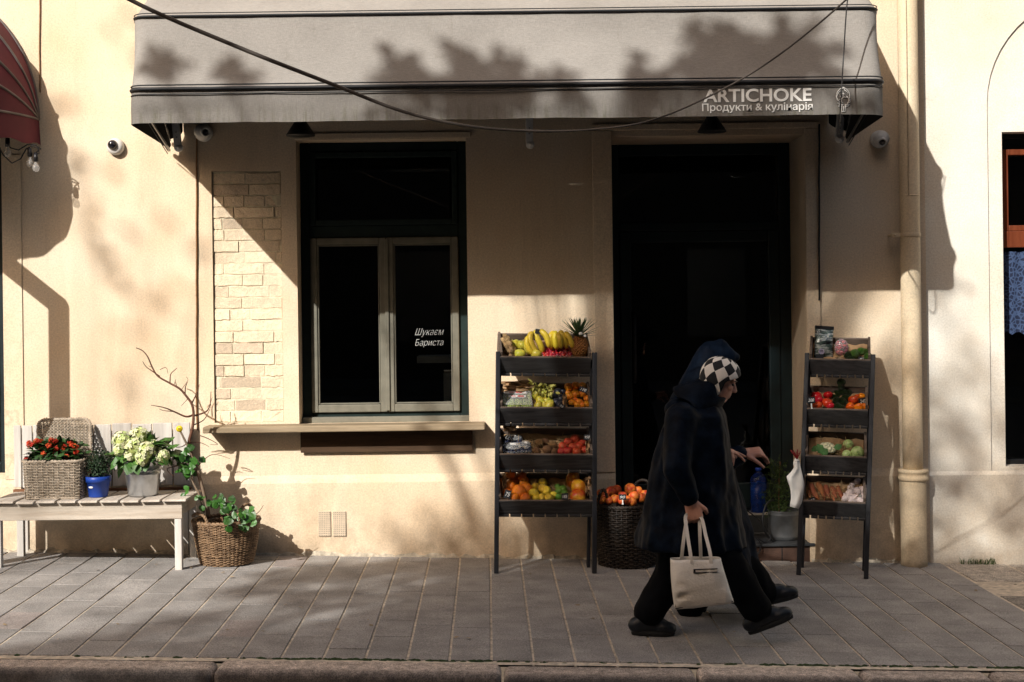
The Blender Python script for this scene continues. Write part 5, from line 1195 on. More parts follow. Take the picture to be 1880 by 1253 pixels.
# bottom tray: carrots and garlic
for px, py, r, ry in ((1493, 903, 17, -.1), (1507, 900, 18, -.25), (1519, 904, 16, -.2), (1531, 905, 17, -.35), (1543, 908, 15, -.3), (1500, 912, 13, -.5), (1530, 914, 12, -.2), (1513, 913, 12, .3), (1486, 909, 12, .1), (1538, 901, 13, .5)):
    fruit('carrot', 'carrot', 'R', 3, [(px, py, r*.62)], 'earthy carrot in the heap beside the garlic in ' + U4, 'carrot', 'carrots', rot=lambda g: (-1.05+g.uniform(-.15, .15), ry+g.uniform(-.1, .1), g.uniform(-.2, .2)))
c = hit('R', 3, 1570, 908, .03); gb = thing('garlic_net', 'white net of garlic bulbs hanging over the lip of ' + U4, 'garlic', c)
for px, py, r in ((1553, 916, 8.5), (1560, 908, 9), (1569, 916, 9), (1580, 920, 8), (1572, 903, 9), (1583, 900, 8.5), (1590, 896, 6.5), (1563, 918, 8), (1588, 912, 7), (1566, 890, 7.5), (1574, 884, 6.5), (1562, 897, 7)):
    q = hit('R', 3, px, py, r/314); o = bpy.data.objects.new('garlic_bulb', KIND['garlic']); COL.objects.link(o); o.parent = gb; o.location = q-c; k = r/314*1.05; o.scale = (k, k, k); o.rotation_euler = (rf.uniform(0, 3), rf.uniform(0, 3), rf.uniform(0, 6))
m = MB(); rr = random.Random(1)
for k in range(26):
    x = 1548+44*k/25; m.tube([P(x + rr.uniform(-2, 2)+6*t, 922-10*t-max(0, (x-1560))*.35*t, c.y-.035+.04*t) for t in (0, .5, 1, 1.6)], .0007, 3)
m.build('net', WHITE, gb)
# ------------------------------------------------------------------ price tags
CARD = simple('slate card', (.012, .014, .018), .5, .2, 20)
def price(px, py, w, h, Y, txt, label, roll=0.0, tilt=.25, clip=False):
    c = P(px, py, Y); t = thing('price_tag', label, 'price tag', c, 'black price tags')
    R = Matrix.Rotation(roll, 3, 'Y') @ Matrix.Rotation(-tilt, 3, 'X')
    s_ = scl(Y); w /= s_; h /= s_; m = MB(); m.box(c, (w, .002, h), R); m.build('card', CARD, t, .001)
    if txt:
        f = text(txt, 'numerals', CHALK, t, -w*.36, w*.36, -h*.24, h*.24, -.0015, .0, .25, tf=lambda q: R @ q)
    if clip: m = MB(); m.box(c + R @ Vector((0, .001, -h*.85)), (.006, .003, h*.9), R); m.box(c + R @ Vector((0, -.001, -h*1.25)), (.011, .004, .006), R); m.build('clip', WHITE, t)
yl = lambda i: TR[('L', i)][0].y
price(988, 609, 11, 9, Yb-.03, '', 'blank black price tag stuck in the bananas of ' + T1, .2)
price(1071, 716, 15, 10, yl(1)+.03, '110', 'black price tag reading 110 by the apricots in ' + T2, .35)
price(1031, 746, 11, 8, yl(1)+.015, '35', 'small black price tag by the dark plums in ' + T2, .5)
price(1078, 803, 12, 10, yl(2)+.06, '950', 'black price tag above the red peaches in ' + T3, 0)
price(932, 908, 12, 16, yl(3)+.012, '75', 'black price tag reading 75 on the oranges in ' + T4, .25)
price(1037, 912, 12, 12, yl(3)+.012, '185', 'black price tag reading 185 in front of the limes in ' + T4, 0)
price(1489, 735, 15, 12, yR(1)-.005, '200', 'black price tag reading 200 in front of the tomatoes', -.05, .1, True)
price(1584, 737, 15, 13, yR(1)+.02, '240', 'black price tag reading 240 in front of the peppers', -.15, .1)
price(1505, 655, 14, 9, yR(0)+.06, '', 'dark price tag at the foot of the silver food bag', 0, .2)
price(1582, 659, 12, 8, yR(0)+.012, '45', 'dark price tag in front of the green avocados', 0, .2)
price(1491, 918, 13, 8, yR(3)+.01, '45', 'dark price tag reading 45 among the carrots', -.3, .2)
price(1522, 922, 13, 6, yR(3)+.01, '', 'dark price tag at the lip of the tray before the carrots', .1, .2)
# ------------------------------------------------------------------ wicker basket of nectarines by the doorway
q = GR(1150, 1046); yc = q.y + .17; c = Vector((P(1151, 1000, yc).x, yc, zg(q.x))); hb = P(1150, 925, yc).z - c.z
fb = thing('fruit_basket', 'dark round wicker basket of nectarines between the fruit rack and the doorway', 'basket', c)
f_ = shift(circ(.165, .185, .008), c); m = MB(); weave(m, f_, c.z+.003, c.z+hb-.01, 30, 40, .0055, .006, jit=.003); m.build('basket_body', WICKD, fb)
m = MB(); rope(m, [f_(k/90, 1)+Vector((0, 0, c.z+hb)) for k in range(91)], .008, 24); m.build('basket_rim', WICKD, fb)
m = MB(); m.lathe([(0, c.z+hb-.05), (.178, c.z+hb-.05)], 30, (c.x, c.y, 0)); m.build('liner', KRAFT, fb)
m = MB(); rope(m, spline([P(1166, 925, yc+.05), P(1165, 895, yc+.05), P(1172, 884, yc+.05), P(1183, 882, yc+.04), P(1192, 890, yc+.03), P(1196, 925, yc)], 6), .006, 8); rope(m, spline([P(1118, 925, yc-.14), P(1112, 905, yc-.13), P(1107, 900, yc-.12), P(1101, 908, yc-.11), P(1098, 925, yc-.1)], 6), .006, 6); m.build('handle', WICKD, fb)
for px, py, r, dy in ((1103, 906, 8, .0), (1121, 903, 11.5, -.02), (1132, 900, 10, .03), (1157, 898, 11, .0), (1171, 901, 9, .02), (1104, 918, 9, -.08), (1118, 919, 8, -.13), (1129, 916, 9, -.12), (1143, 910, 9, -.06), (1164, 911, 10.5, -.08), (1152, 919, 9, -.13), (1160, 921, 9.5, -.12), (1176, 914, 10, -.06), (1142, 920, 8, -.13), (1185, 908, 10, 0), (1112, 912, 8, -.04), (1190, 918, 9, -.05)):
    fruit('peach', 'nectarine', 'B', yc+dy, [(px, py, r)], 'red and yellow nectarine heaped in the dark basket by the doorway', 'nectarine', 'nectarines in the basket')
price(1143, 913, 13, 10, yc-.19, '90', 'black price tag on a white clip stuck in the nectarine basket', 0, .1, True)
# ------------------------------------------------------------------ doorway things
c = P(1393, 941, .385); bo = thing('water_bottle', 'large ribbed blue plastic water bottle on the door sill', 'bottle', c)
BLUEG = thinplastic('blue plastic bottle', (.006, .03, .25), .5)
prof = [(.0, 0), (.047, 0), (.052, .006)]
for i in range(9): z = .012+.019*i; prof += [(.053, z), (.0535, z+.009), (.050, z+.014)]
prof += [(.053, .185), (.053, .20), (.046, .225), (.030, .245), (.017, .255), (.0165, .27)]
m = MB(); m.lathe(prof, 32, c); m.build('bottle_body', BLUEG, bo)
m = MB(); m.lathe([(.0, .285), (.02, .285), (.021, .27), (.0175, .268)], 20, c); m.build('cap', simple('blue cap', (.01, .05, .4), .4), bo)
m = MB(); m.lathe([(.0, .001), (.049, .003), (.050, .19), (0, .2)], 24, c); m.build('water', simple('blue water', (.004, .03, .24), .1, .6, 14, trans=.1, col2=(.02, .16, .85)), bo)  # brighter blue patches are highlights painted into the water colour
c = P(1440, 1002, .15); c.z = zstep + .0185
pg = thing('conifer_pot', 'feathery green conifer in a grey metal pot on the door step', 'potted plant', c); hp = P(1440, 940, .06).z - c.z
POTG = simple('grey galvanised pot', (.10, .105, .11), .5, .35, 10, 60, .15, metal=.4)
m = MB(); m.lathe([(0, 0), (.088, 0), (.092, .004), (.094, hp*.1), (.095, hp*.12), (.094, hp*.14), (.099, hp*.84), (.101, hp*.86), (.099, hp*.88), (.101, hp-.004), (.103, hp), (.098, hp), (.095, hp-.03), (0, hp-.03)], 32, c); m.build('pot', POTG, pg)
m = MB(); r8 = random.Random(6)
top = c.z + hp
for i in range(150):
    h = r8.random()**1.2; px0 = 1428 + r8.gauss(0, 14*(1-.55*h)); z0_ = top - .02 + .31*h*r8.uniform(.8, 1.05); b0 = Vector((P(1430, 900, .15).x + (px0-1430)/300, .15+r8.gauss(0, .035), z0_)); d0 = rdir(r8, -.2); L0 = r8.uniform(.05, .085)
    for k in range(13):
        t = k/13; p = b0 + d0*L0*t; d = (d0*.6 + rdir(r8)).normalized(); g = r8.uniform(.6, 1.4); leaf(m, p, d, rdir(r8), .014, .006, .2, (g, g, g*.8))
m.build('foliage', leafmat('conifer green', (.035, .07, .014), .6), pg)
m = MB(); m.tube([Vector((c.x-.03, .15, top-.03)), Vector((c.x-.03, .15, top+.15)), Vector((c.x-.02, .15, top+.30))], .005, 6); m.build('stem', BARK, pg)
m = MB(); m.tube(spline([P(1420, 918, .1), P(1408, 925, .06), P(1401, 945, .03), P(1401, 965, .02), P(1408, 982, .03), P(1420, 995, .05), P(1430, 1000, .06)], 6), .006, 6); m.build('pot_handle', BLACKM, pg)
m = MB(); m.tube(spline([P(1352, 925, .30), P(1372, 938, .28), P(1398, 960, .1), P(1415, 985, .0), P(1405, 996, -.02), P(1385, 987, -.03), P(1378, 1000, -.04), P(1386, 1018, -.045), P(1395, 1012, -.045), P(1395, 996, -.04), P(1384, 985, -.03)], 8), .0045, 6)
tag(m.build('hose_loop', BLACKP), 'thin black hose looped over the edge of the door step', 'hose')
# white paper packet with dried chillies hanging on the rack
yk = GR(1466, 1056).y + .05
BAG = simple('white cotton', (.72, .71, .68), .85, .08, 14, 26, .6)
c = P(1461, 842, yk); hg = thing('hanging_bag', 'limp white cloth bag hanging on the post of the rack by the downpipe', 'bag', c)
m = MB(); rows = []; r9 = random.Random(3)
for i, (xl, xr) in enumerate(((1459, 1466), (1456, 1469), (1458, 1470), (1452, 1472), (1444, 1474), (1446, 1476), (1449, 1477), (1451, 1476), (1452, 1475), (1452, 1474), (1451, 1473), (1450, 1472))):
    y = 842 + 8.3*i; th = .006 + .016*math.sin(PI*min(1, i/11+.05)); ring = []
    for k in range(24):
        a = 2*PI*k/24; cx_, hw = (xl+xr)/2, (xr-xl)/2; p = P(cx_+hw*math.cos(a), y + 3*(math.cos(a))*(i > 9), yk); p.y += th*math.sin(a)*(1+.5*math.sin(3*a+i*.6)); ring.append(p)
    rows.append(ring)
m.loft(rows, cap=True); m.build('cloth', BAG, hg)
m = MB(); m.tube([P(1459, 846, yk-.012), P(1463, 847, yk-.016), P(1468, 845, yk-.010)], .003, 6); m.build('tie', WHITE, hg)
m = MB()
for i in range(9): a = r9.uniform(-1, 1); m.tube(spline([P(1463, 843, yk-.01), P(1463+a*5, 836, yk-.01-.01*r9.random()), P(1462+a*11, 827+r9.uniform(-3, 5), yk-.012)], 4), [.0035]*8+[.001], 6)
m.build('red_ribbon', simple('dark red ribbon', (.20, .012, .012), .5, .3, 20), hg)
# ------------------------------------------------------------------ people
SKIN = simple('skin', (.58, .28, .20), .5, .12, 14, 120, .15, spec=.4, col2=(.68, .36, .26))
def coatmat(name, c1, c2, rough=.5):
    m, nt, b, v = base(name, rough, 0, .05)
    nt.links.new(ramp(nt, noi(nt, v, 16, 5, .6), [(.4, c1), (.75, c2)]), b.inputs['Base Color'])
    bump(nt, b, mixc(nt, .5, noi(nt, v, 24, 4), noi(nt, v, 9, 3)), .25, .02); return m
COATN = coatmat('black quilted coat', (.0015, .003, .007), (.006, .012, .025), .5)
COATF = coatmat('navy coat', (.002, .005, .012), (.006, .013, .028), .6)
TROU = coatmat('black trousers', (.003, .0035, .0045), (.006, .007, .009), .8)
SHOE = simple('dark leather', (.006, .009, .014), .42, .4, 20, 60, .2)
SOLE = simple('dark rubber', (.010, .011, .012), .8, .2, 20)
def hand(mb, w, f, n, curl, thumb=1, size=1.0, spread=.12, tcurl=.5):
    f = f.normalized(); n = (n - f*n.dot(f)).normalized(); s = f.cross(n)*thumb
    k = size; mb.cap(w - f*.02*k, .024*k, w + f*.015*k, .026*k, 10)
    for i in range(4):
        o = (i-1.5)*.019*k; mb.cap(w + f*.012*k - s*o*.7, .017*k, w + f*.082*k - s*o, .0135*k, 10)
    for i, L in enumerate((.072, .080, .074, .058)):
        o = (i-1.5)*.019*k; p = w + f*.084*k - s*o; d = (f - s*(i-1.5)*spread).normalized(); c = curl[i] if isinstance(curl, (list, tuple)) else curl
        r = .0095*k
        for j, fr in enumerate((.45, .30, .25)):
            a = c*(.7 if j == 0 else 1); d = (d*math.cos(a) + n*math.sin(a)).normalized() if True else d
            nn = n - d*n.dot(d)
            q = p + d*L*fr*k; mb.cap(p, r, q, r*.9, 8); p = q; r *= .9
            n2 = (n - d*n.dot(d)); n_ = n2.normalized() if n2.length > 1e-3 else n
    p = w + f*.022*k + s*.030*k; d = (f*.75 + s*.65 + n*.25).normalized()
    for j, L in enumerate((.042, .034, .028)):
        q = p + d*L*k; mb.cap(p, (.0145-.0022*j)*k, q, (.0125-.0022*j)*k, 8); p = q; d = (d*math.cos(tcurl*.6) + (n*.6 - s*.5).normalized()*math.sin(tcurl*.6)).normalized()
def head(mb, c, tilt, k=1.0, yaw=0):
    R = Matrix.Rotation(yaw, 3, 'Z') @ Matrix.Rotation(tilt, 3, 'Y')       # faces +x, tilt looks down
    A = lambda x, y, z: c + R @ Vector((x*k, y*k, z*k))
    mb.ell(A(-.012, 0, .030), (.094*k, .074*k, .088*k), R, 20, 14); mb.ell(A(.030, 0, -.040), (.056*k, .056*k, .072*k), R, 18, 12)
    mb.ell(A(.052, 0, -.085), (.026*k, .030*k, .024*k), R); mb.cap(A(.005, .045, -.06), .022*k, A(.05, .018, -.09), .02*k)
    mb.cap(A(.005, -.045, -.06), .022*k, A(.05, -.018, -.09), .02*k)
    mb.cap(A(.079, 0, .012), .010*k, A(.101, 0, -.024), .0125*k); mb.ell(A(.092, .011, -.029), (.012*k, .009*k, .008*k), R, 10, 8); mb.ell(A(.092, -.011, -.029), (.012*k, .009*k, .008*k), R, 10, 8)
    for s in (1, -1):
        mb.cap(A(.078, s*.012, .024), .0105*k, A(.064, s*.048, .022), .011*k); mb.ell(A(.056, s*.036, -.016), (.024*k, .020*k, .020*k), R, 12, 8); mb.ell(A(-.012, s*.075, -.008), (.017*k, .009*k, .030*k), R, 12, 10)
    mb.cap(A(.076, -.018, -.0525), .0068*k, A(.076, .018, -.0525), .0068*k); mb.cap(A(.082, -.01, -.0525), .007*k, A(.082, .01, -.0525), .007*k); mb.cap(A(.074, -.016, -.066), .008*k, A(.074, .016, -.066), .008*k); mb.cap(A(.079, -.008, -.066), .008*k, A(.079, .008, -.066), .008*k)
    return A, R
def shoe(parent, heel, toe, up, L=None, nm='shoe'):
    f = (toe-heel); L = f.length; f.normalize(); s = f.cross(up).normalized(); u = s.cross(f)
    m = MB(); Q = lambda a, b, c: heel + f*a*L + s*b + u*c
    R = Matrix((f, s, u)).transposed()
    m.ell(Q(.16, 0, .045), (.050, .036, .042), R); m.ell(Q(.72, 0, .036), (.066, .040, .031), R); m.ell(Q(.88, .002, .029), (.032, .032, .023), R); m.ell(Q(.45, 0, .050), (.085, .036, .042), R); m.cap(Q(.27, 0, .05), .037, Q(.31, 0, .105), .037); m.cap(Q(.3, 0, .075), .04, Q(.55, 0, .055), .034)
    o = remesh(m, .006, nm, SHOE, parent, 3)
    m = MB(); N = 28; rings = []
    for zz, g in ((-.001, .97), (.010, 1.0), (.022, .97)):
        ring = []
        for k in range(N):
            a = 2*PI*k/N; x = math.cos(a); wd = .037 if x > 0 else .032; ring.append(Q(.5+.505*x*g, wd*g*math.sin(a)*(1 - .12*(abs(x+.15) < .4)), zz))
        rings.append(ring)
    m.loft(rings, cap=True); m.build('sole', SOLE, o)
    m = MB()
    for k in range(3): a = .42+.10*k; m.tube([Q(a, -.024, .094-.012*k), Q(a+.02, 0, .104-.014*k), Q(a, .024, .094-.012*k)], .0025, 5)
    m.build('lace', BLACKP, o); return o
def coat(name, parent, rows, Yc, mat, seed, folds=.010, flare=None):
    """rows: (py, x left, x right, half depth) seen from the street"""
    N = 72; rings = []; yv = [r[0] for r in rows]
    K = 52
    for i in range(K+1):
        y = yv[0] + (yv[-1]-yv[0])*i/K; j = max(k for k in range(len(rows)) if yv[k] <= y + 1e-6); j = min(j, len(rows)-2); t = (y-yv[j])/(yv[j+1]-yv[j]); t2 = t*t*(3-2*t)*.4+t*.6
        a = [rows[j][q]+(rows[j+1][q]-rows[j][q])*t2 for q in range(1, len(rows[j]))]
        ring = []; g = i/K
        for k in range(N):
            an = 2*PI*k/N; cx_, hw = (a[0]+a[1])/2, (a[1]-a[0])/2
            dy = a[3] if len(a) > 3 else 0
            p = P(cx_ + hw*math.cos(an), y + dy*math.cos(an), Yc); p.y = Yc + a[2]*math.sin(an)
            o = Vector((math.cos(an), math.sin(an), 0))
            f = folds*(.35+.65*g)*(noise.noise(Vector((math.cos(an)*3.2, math.sin(an)*3.2, g*2.2+seed))) + .5*noise.noise(Vector((math.cos(an)*7, math.sin(an)*7, g*6+seed)))) + .004*noise.noise(Vector((math.cos(an)*12, math.sin(an)*12, g*26+seed)))
            ring.append(p + o*f*1.6)
        rings.append(ring)
    m = MB(); m.loft(rings); return m
# ---- walker nearest the street
YN = -2.08; q = GR(1290, 1168); pz = zg(P(1290, 1100, YN).x)
wa = thing('person', 'stooped walker in a black coat and diamond patterned headscarf carrying a pale tote', 'person', (P(1280, 1100, YN).x, YN, pz), 'passers-by')
p_ = lambda x, y, dy=0: P(x, y, YN+dy)
hc = p_(1320, 699); HT = .36
body = MB(); A, R = head(body, hc, HT, .86)
body.cap(A(-.02, 0, -.07), .055, p_(1280, 755), .065); body.cap(p_(1275, 765), .10, p_(1258, 850), .125); body.cap(p_(1258, 850), .125, p_(1262, 955), .13); body.cap(p_(1262, 782, -.12), .035, p_(1266, 782, .12), .035)
elb = p_(1243, 862, -.24); wr = p_(1269, 921, -.25)
body.cap(p_(1252, 786, -.15), .04, elb, .036); body.cap(elb, .040, wr, .026)
hand(body, wr, Vector((.22, 0, -1)), Vector((.1, 1, 0)), [1.25, 1.25, 1.3, 1.3], thumb=1, size=.92, tcurl=1.1)
elf = p_(1290, 858, .20); wf = p_(1315, 822, .05)
body.cap(p_(1272, 786, .14), .04, elf, .036); body.cap(elf, .038, wf, .026)
hand(body, wf, Vector((1, -.35, -.30)), Vector((-.25, .1, -1)), [.10, .25, 1.3, 1.4], thumb=1, size=.9, spread=.25, tcurl=.2)
hipr, kner, ankr = p_(1255, 965, .07), p_(1235, 1055, .08), p_(1187, 1132, .085)
hipn, knen, ankn = p_(1280, 965, -.07), p_(1345, 1050, -.09), p_(1393, 1122, -.09)
for h, k, a in ((hipr, kner, ankr), (hipn, knen, ankn)): body.cap(h, .085, k, .058); body.cap(k, .056, a, .036)
remesh(body, .0045, 'body', SKIN, wa, 3)
m = MB()
for s in (1, -1): m.ell(A(.072, s*.033, .004), .0095*.86, None, 12, 8)
m.build('eyes', simple('eye', (.05, .04, .035), .2), wa)
m = MB()
for s in (1, -1): m.cap(A(.090, s*.016, .028), .0035, A(.074, s*.05, .026), .003, 6)
m.build('eyebrows', simple('grey brown brow', (.06, .04, .03), .8), wa)
# headscarf with diamonds
SCARF, nt, b_, v_ = base('diamond scarf', .75)
uvn = nd(nt, 'ShaderNodeUVMap'); uvn.uv_map = 'weave'
mp = nd(nt, 'ShaderNodeMapping'); nt.links.new(uvn.outputs[0], mp.inputs[0]); mp.inputs['Rotation'].default_value = (0, 0, PI/4)
ck = nd(nt, 'ShaderNodeTexChecker'); nt.links.new(mp.outputs[0], ck.inputs[0]); ck.inputs['Scale'].default_value = 1.0
ck.inputs['Color1'].default_value = (.84, .81, .76, 1); ck.inputs['Color2'].default_value = (.008, .010, .013, 1); nt.links.new(ck.outputs[0], b_.inputs['Base Color']); bump(nt, b_, noi(nt, v_, 26, 4), .5, .012)
m = MB(); rows = []; NU, NV = 44, 30
def scarfpt(i, j):
    ph = -1.05 + 2.35*j/NV; lim = 1.78 + 1.02*min(1, max(0, (ph+.15)/.55)); t = -lim + 2*lim*i/NU      # t: azimuth about the head axis (0 = back), ph: from nape to brow
    k = .86; rx, ry, rz = .107*k, .088*k, .101*k
    x = -math.cos(t)*rx*math.cos(ph); y = math.sin(t)*ry*math.cos(ph); z = .024 + rz*math.sin(ph)
    if ph < 0: z = .024 + .125*math.sin(ph); x *= 1+.05*math.sin(ph)
    f = .0035*noise.noise(Vector((x*40, y*40, z*30)))
    return hc + R @ (Vector((x, y, z))*(1+f*6))
rows = [[scarfpt(i, j) for i in range(NU+1)] for j in range(NV+1)]
m.loft(rows, closed=False); so = m.build('headscarf', SCARF, wa)
uvl = so.data.uv_layers.new(name='weave')
for pl in so.data.polygons:
    for li in pl.loop_indices:
        vi = so.data.loops[li].vertex_index; j, i = divmod(vi, NU+1); ph_ = -1.05 + 2.35*j/NV; lm_ = 1.78 + 1.02*min(1, max(0, (ph_+.15)/.55)); uvl.data[li].uv = ((-lm_ + 2*lm_*i/NU)*1.95, (j/NV)*4.3)
sd = so.modifiers.new('thick', 'SOLIDIFY'); sd.thickness = .004
# chin wrap and collar
m = MB(); rows = []
for i in range(9):
    g = i/8; cc = A(-.012, 0, -.055).lerp(p_(1268, 752), g); rx = .070+.045*g; ry = .066+.06*g
    ax = (p_(1268, 752)-A(-.012, 0, -.055)).normalized(); e1 = Vector((0, 1, 0)); e2 = ax.cross(e1).normalized()
    rows.append([cc + e2*math.cos(2*PI*k/40)*rx*(1+.08*math.sin(3*2*PI*k/40+g*5)) + e1*math.sin(2*PI*k/40)*ry + ax*.012*math.sin(2*PI*k/40*4+g*6) for k in range(40)])
m.loft(rows); m.build('collar', COATN, wa).modifiers.new('thick', 'SOLIDIFY').thickness = .008
cm = coat('coat', wa, [(742, 1240, 1322, .11), (762, 1226, 1334, .165), (800, 1210, 1341, .195), (850, 1197, 1346, .205), (900, 1187, 1351, .205), (945, 1178, 1358, .215), (985, 1168, 1366, .225), (1004, 1167, 1371, .228, 8)], YN, COATN, 3.0, .016)
for sgn, pts in ((-1, [(p_(1250, 770, -.15), .078), (elb, .066), (p_(1266, 912, -.25), .046)]), (1, [(p_(1276, 775, .15), .078), (elf, .062), (p_(1312, 826, .07), .046)])):
    for (a, r0), (b, r1) in zip(pts[:-1], pts[1:]): cm.cap(a, r0, b, r1, 18)
cm.cap(p_(1238, 752, -.05), .05, p_(1300, 752, .0), .06)
def fold(co): return .008*noise.noise(Vector((co.x*13, co.y*13, co.z*2.2))) + .004*noise.noise(Vector((co.x*26+3, co.y*26, co.z*7))) + .0012*noise.noise(co*30)
# open shell: keep it a cloth surface, closed at the hem for the remesh
cm2 = MB(); cm2.v = list(cm.v); cm2.f = list(cm.f); cm2.sm = list(cm.sm); cm2.tint = list(cm.tint)
cm2.f.append(tuple(range(71, -1, -1))); cm2.f.append(tuple(52*72+k for k in range(72))); cm2.sm += [True, True]; cm2.tint += [None, None]
remesh(cm2, .011, 'coat', COATN, wa, 3, .5, fold)
def trousers(h1, k1, a1, h2, k2, a2, parent, mat):
    m = MB(); m.cap(h1.lerp(h2, .3)+Vector((0, 0, .05)), .13, h1.lerp(h2, .7)+Vector((0, 0, .05)), .13)
    for h, k, a in ((h1, k1, a1), (h2, k2, a2)):
        m.cap(h, .11, k, .085, 18); e = a + (a-k).normalized()*.012; m.cap(k, .085, a.lerp(k, .1), .074, 18)
        d = (a-k).normalized(); s = d.orthogonal().normalized()
    return remesh(m, .010, 'trousers', mat, parent, 4, .5, fold)
trousers(hipr, kner, ankr, hipn, knen, ankn, wa, TROU)
up = Vector((0, 0, 1))
h0, t0 = p_(1159, 1169, .08), p_(1239, 1171, .07); h0.z = zg(h0.x)+.003; t0.z = zg(t0.x)+.003; shoe(wa, h0, t0, up)
h0, t0 = p_(1375, 1166, -.09), p_(1457, 1133, -.08); h0.z = max(h0.z, zg(h0.x)+.004); shoe(wa, h0, t0, up)
# ---- tote bag
LEATH, nt, b_, v_ = base('pale leather', .42, 0, .45)
nt.links.new(ramp(nt, noi(nt, v_, 7, 5), [(.3, (.68, .63, .55)), (.7, (.84, .79, .71))]), b_.inputs['Base Color']); bump(nt, b_, mixc(nt, .5, noi(nt, v_, 14, 4), noi(nt, v_, 90, 4)), .5, .012)
YT = YN - .30
tb = thing('tote_bag', 'cream leather tote bag with a short front zip, hanging from the walker', 'handbag', P(1288, 1112, YT))
rows = []
for i in range(17):
    g = i/16; xl = 1232 + 8*g - 2*math.sin(g*3); xr = 1322 + 24*g**1.15; yl = 1026 + 91*g; yr = 1025 + 79*g; ring = []
    th = .020 + .040*math.sin(PI*min(1, .15+g*.75))**1.0
    for k in range(48):
        a = 2*PI*k/48; cxx = math.copysign(abs(math.cos(a))**.45, math.cos(a)); sy = math.copysign(abs(math.sin(a))**.7, math.sin(a)); t = (cxx+1)/2
        p = P(xl+(xr-xl)*t, yl+(yr-yl)*t, YT); p.y += th*sy
        w = noise.noise(Vector((t*5, g*4, sy*2)))*.009 + .014*math.exp(-((t-.12)/.12)**2-((g-.72)/.22)**2)*math.sin(g*26+t*9)
        p.y += w*(1 if sy < 0 else -1)*abs(sy); p.z += .004*noise.noise(Vector((t*4, g*3, 9)))
        ring.append(p)
    rows.append(ring)
m = MB(); m.loft(rows); m.f.append(tuple(16*48+k for k in range(48))); m.sm.append(False); m.tint.append(None)
o = m.build('bag_body', LEATH, tb); o.modifiers.new('thick', 'SOLIDIFY').thickness = .003
m = MB()
def strap(pts, w=.0075):
    pp = spline(pts, 6); rings = []
    for i, p in enumerate(pp):
        t = (pp[min(i+1, len(pp)-1)]-pp[max(i-1, 0)]).normalized(); s = t.cross(Vector((0, 1, 0))).normalized()
        rings.append([p + s*w + Vector((0, -.003, 0)), p + s*w + Vector((0, .003, 0)), p - s*w + Vector((0, .003, 0)), p - s*w + Vector((0, -.003, 0))])
    mm = MB(); mm.loft(rings, cap=True, smooth=False); return mm
GX, GY = 1275, 951
s1 = strap([P(1272, 1046, YT-.045), P(1268, 1020, YT-.04), P(1261, 975, YT+.0), P(1259, 948, YN-.262), P(1272, 944, YN-.25), P(1287, 950, YN-.262), P(1296, 985, YT-.0), P(1304, 1018, YT-.04), P(1306, 1044, YT-.046)]); s1.build('handle', LEATH, tb)
s2 = strap([P(1251, 1030, YT+.042), P(1254, 1000, YT+.03), P(1259, 965, YN-.24), P(1263, 946, YN-.235), P(1273, 943, YN-.232), P(1283, 950, YN-.235), P(1285, 985, YT+.03), P(1287, 1030, YT+.042)]); s2.build('handle', LEATH, tb)
a, b = P(1273, 1049, YT-.056), P(1317, 1047, YT-.056)
m = MB(); q0 = (a+b)/2; m.box(q0, ((b-a).length, .006, .017), Matrix.Rotation(-.03, 3, 'Y')); z_ = m.build('zip_pocket', LEATH, tb, .002)
m = MB(); m.box(q0+Vector((0, -.002, .007)), ((b-a).length*1.0, .006, .0035), Matrix.Rotation(-.03, 3, 'Y')); m.box(q0+Vector((0, -.002, -.007)), ((b-a).length*1.0, .006, .0035), Matrix.Rotation(-.03, 3, 'Y')); m.box(q0+Vector((-(b-a).length*.46, -.003, 0)), (.008, .006, .012)); m.build('zip', BLACKM, z_)
m = MB(); m.tube(spline([P(1240, 1118, YT-.022), P(1270, 1112, YT-.034), P(1310, 1107, YT-.034), P(1346, 1105, YT-.02)], 6), .003, 6); m.build('base_piping', BLACKP, tb)
m = MB(); m.tube(spline([P(1233, 1030, YT-.004), P(1236, 1070, YT-.012), P(1241, 1115, YT-.018)], 6), .003, 5); m.build('side_seam', simple('tan edge', (.30, .18, .10), .6), tb)
# ---- companion behind
YF = -1.62
p2 = lambda x, y, dy=0: P(x, y, YF+dy)
wb = thing('person', 'hooded companion in a navy coat walking behind, one hand reaching forward', 'person', (P(1290, 1100, YF).x, YF, zg(P(1290, 1100, YF).x)), 'passers-by')
hc2 = p2(1302, 686); b2 = MB(); A2, R2 = head(b2, hc2, .45, .80)
b2.cap(A2(-.02, 0, -.07), .055, p2(1268, 752), .065); b2.cap(p2(1264, 770), .11, p2(1270, 860), .125); b2.cap(p2(1270, 860), .125, p2(1290, 955), .13)
e2, w2 = p2(1300, 862, -.14), p2(1364, 833, -.10)
b2.cap(p2(1268, 775, -.14), .05, e2, .042); b2.cap(e2, .040, w2, .027); hand(b2, w2, Vector((1, -.15, .10)), Vector((.1, .45, -1)), [.8, 1.15, 1.3, 1.4], thumb=-1, size=.95, spread=.04, tcurl=.6)
e3, w3 = p2(1262, 870, .2), p2(1290, 930, .2); b2.cap(p2(1268, 775, .14), .05, e3, .042); b2.cap(e3, .04, w3, .027); hand(b2, w3, Vector((.2, 0, -1)), Vector((0, -1, 0)), .4, thumb=1)
L1 = (p2(1300, 965, -.07), p2(1362, 1040, -.08), p2(1404, 1092, -.08)); L2 = (p2(1285, 965, .07), p2(1300, 1050, .08), p2(1262, 1118, .08))
for h, k, a in (L1, L2): b2.cap(h, .085, k, .058); b2.cap(k, .056, a, .036)
remesh(b2, .005, 'body', SKIN, wb, 3)
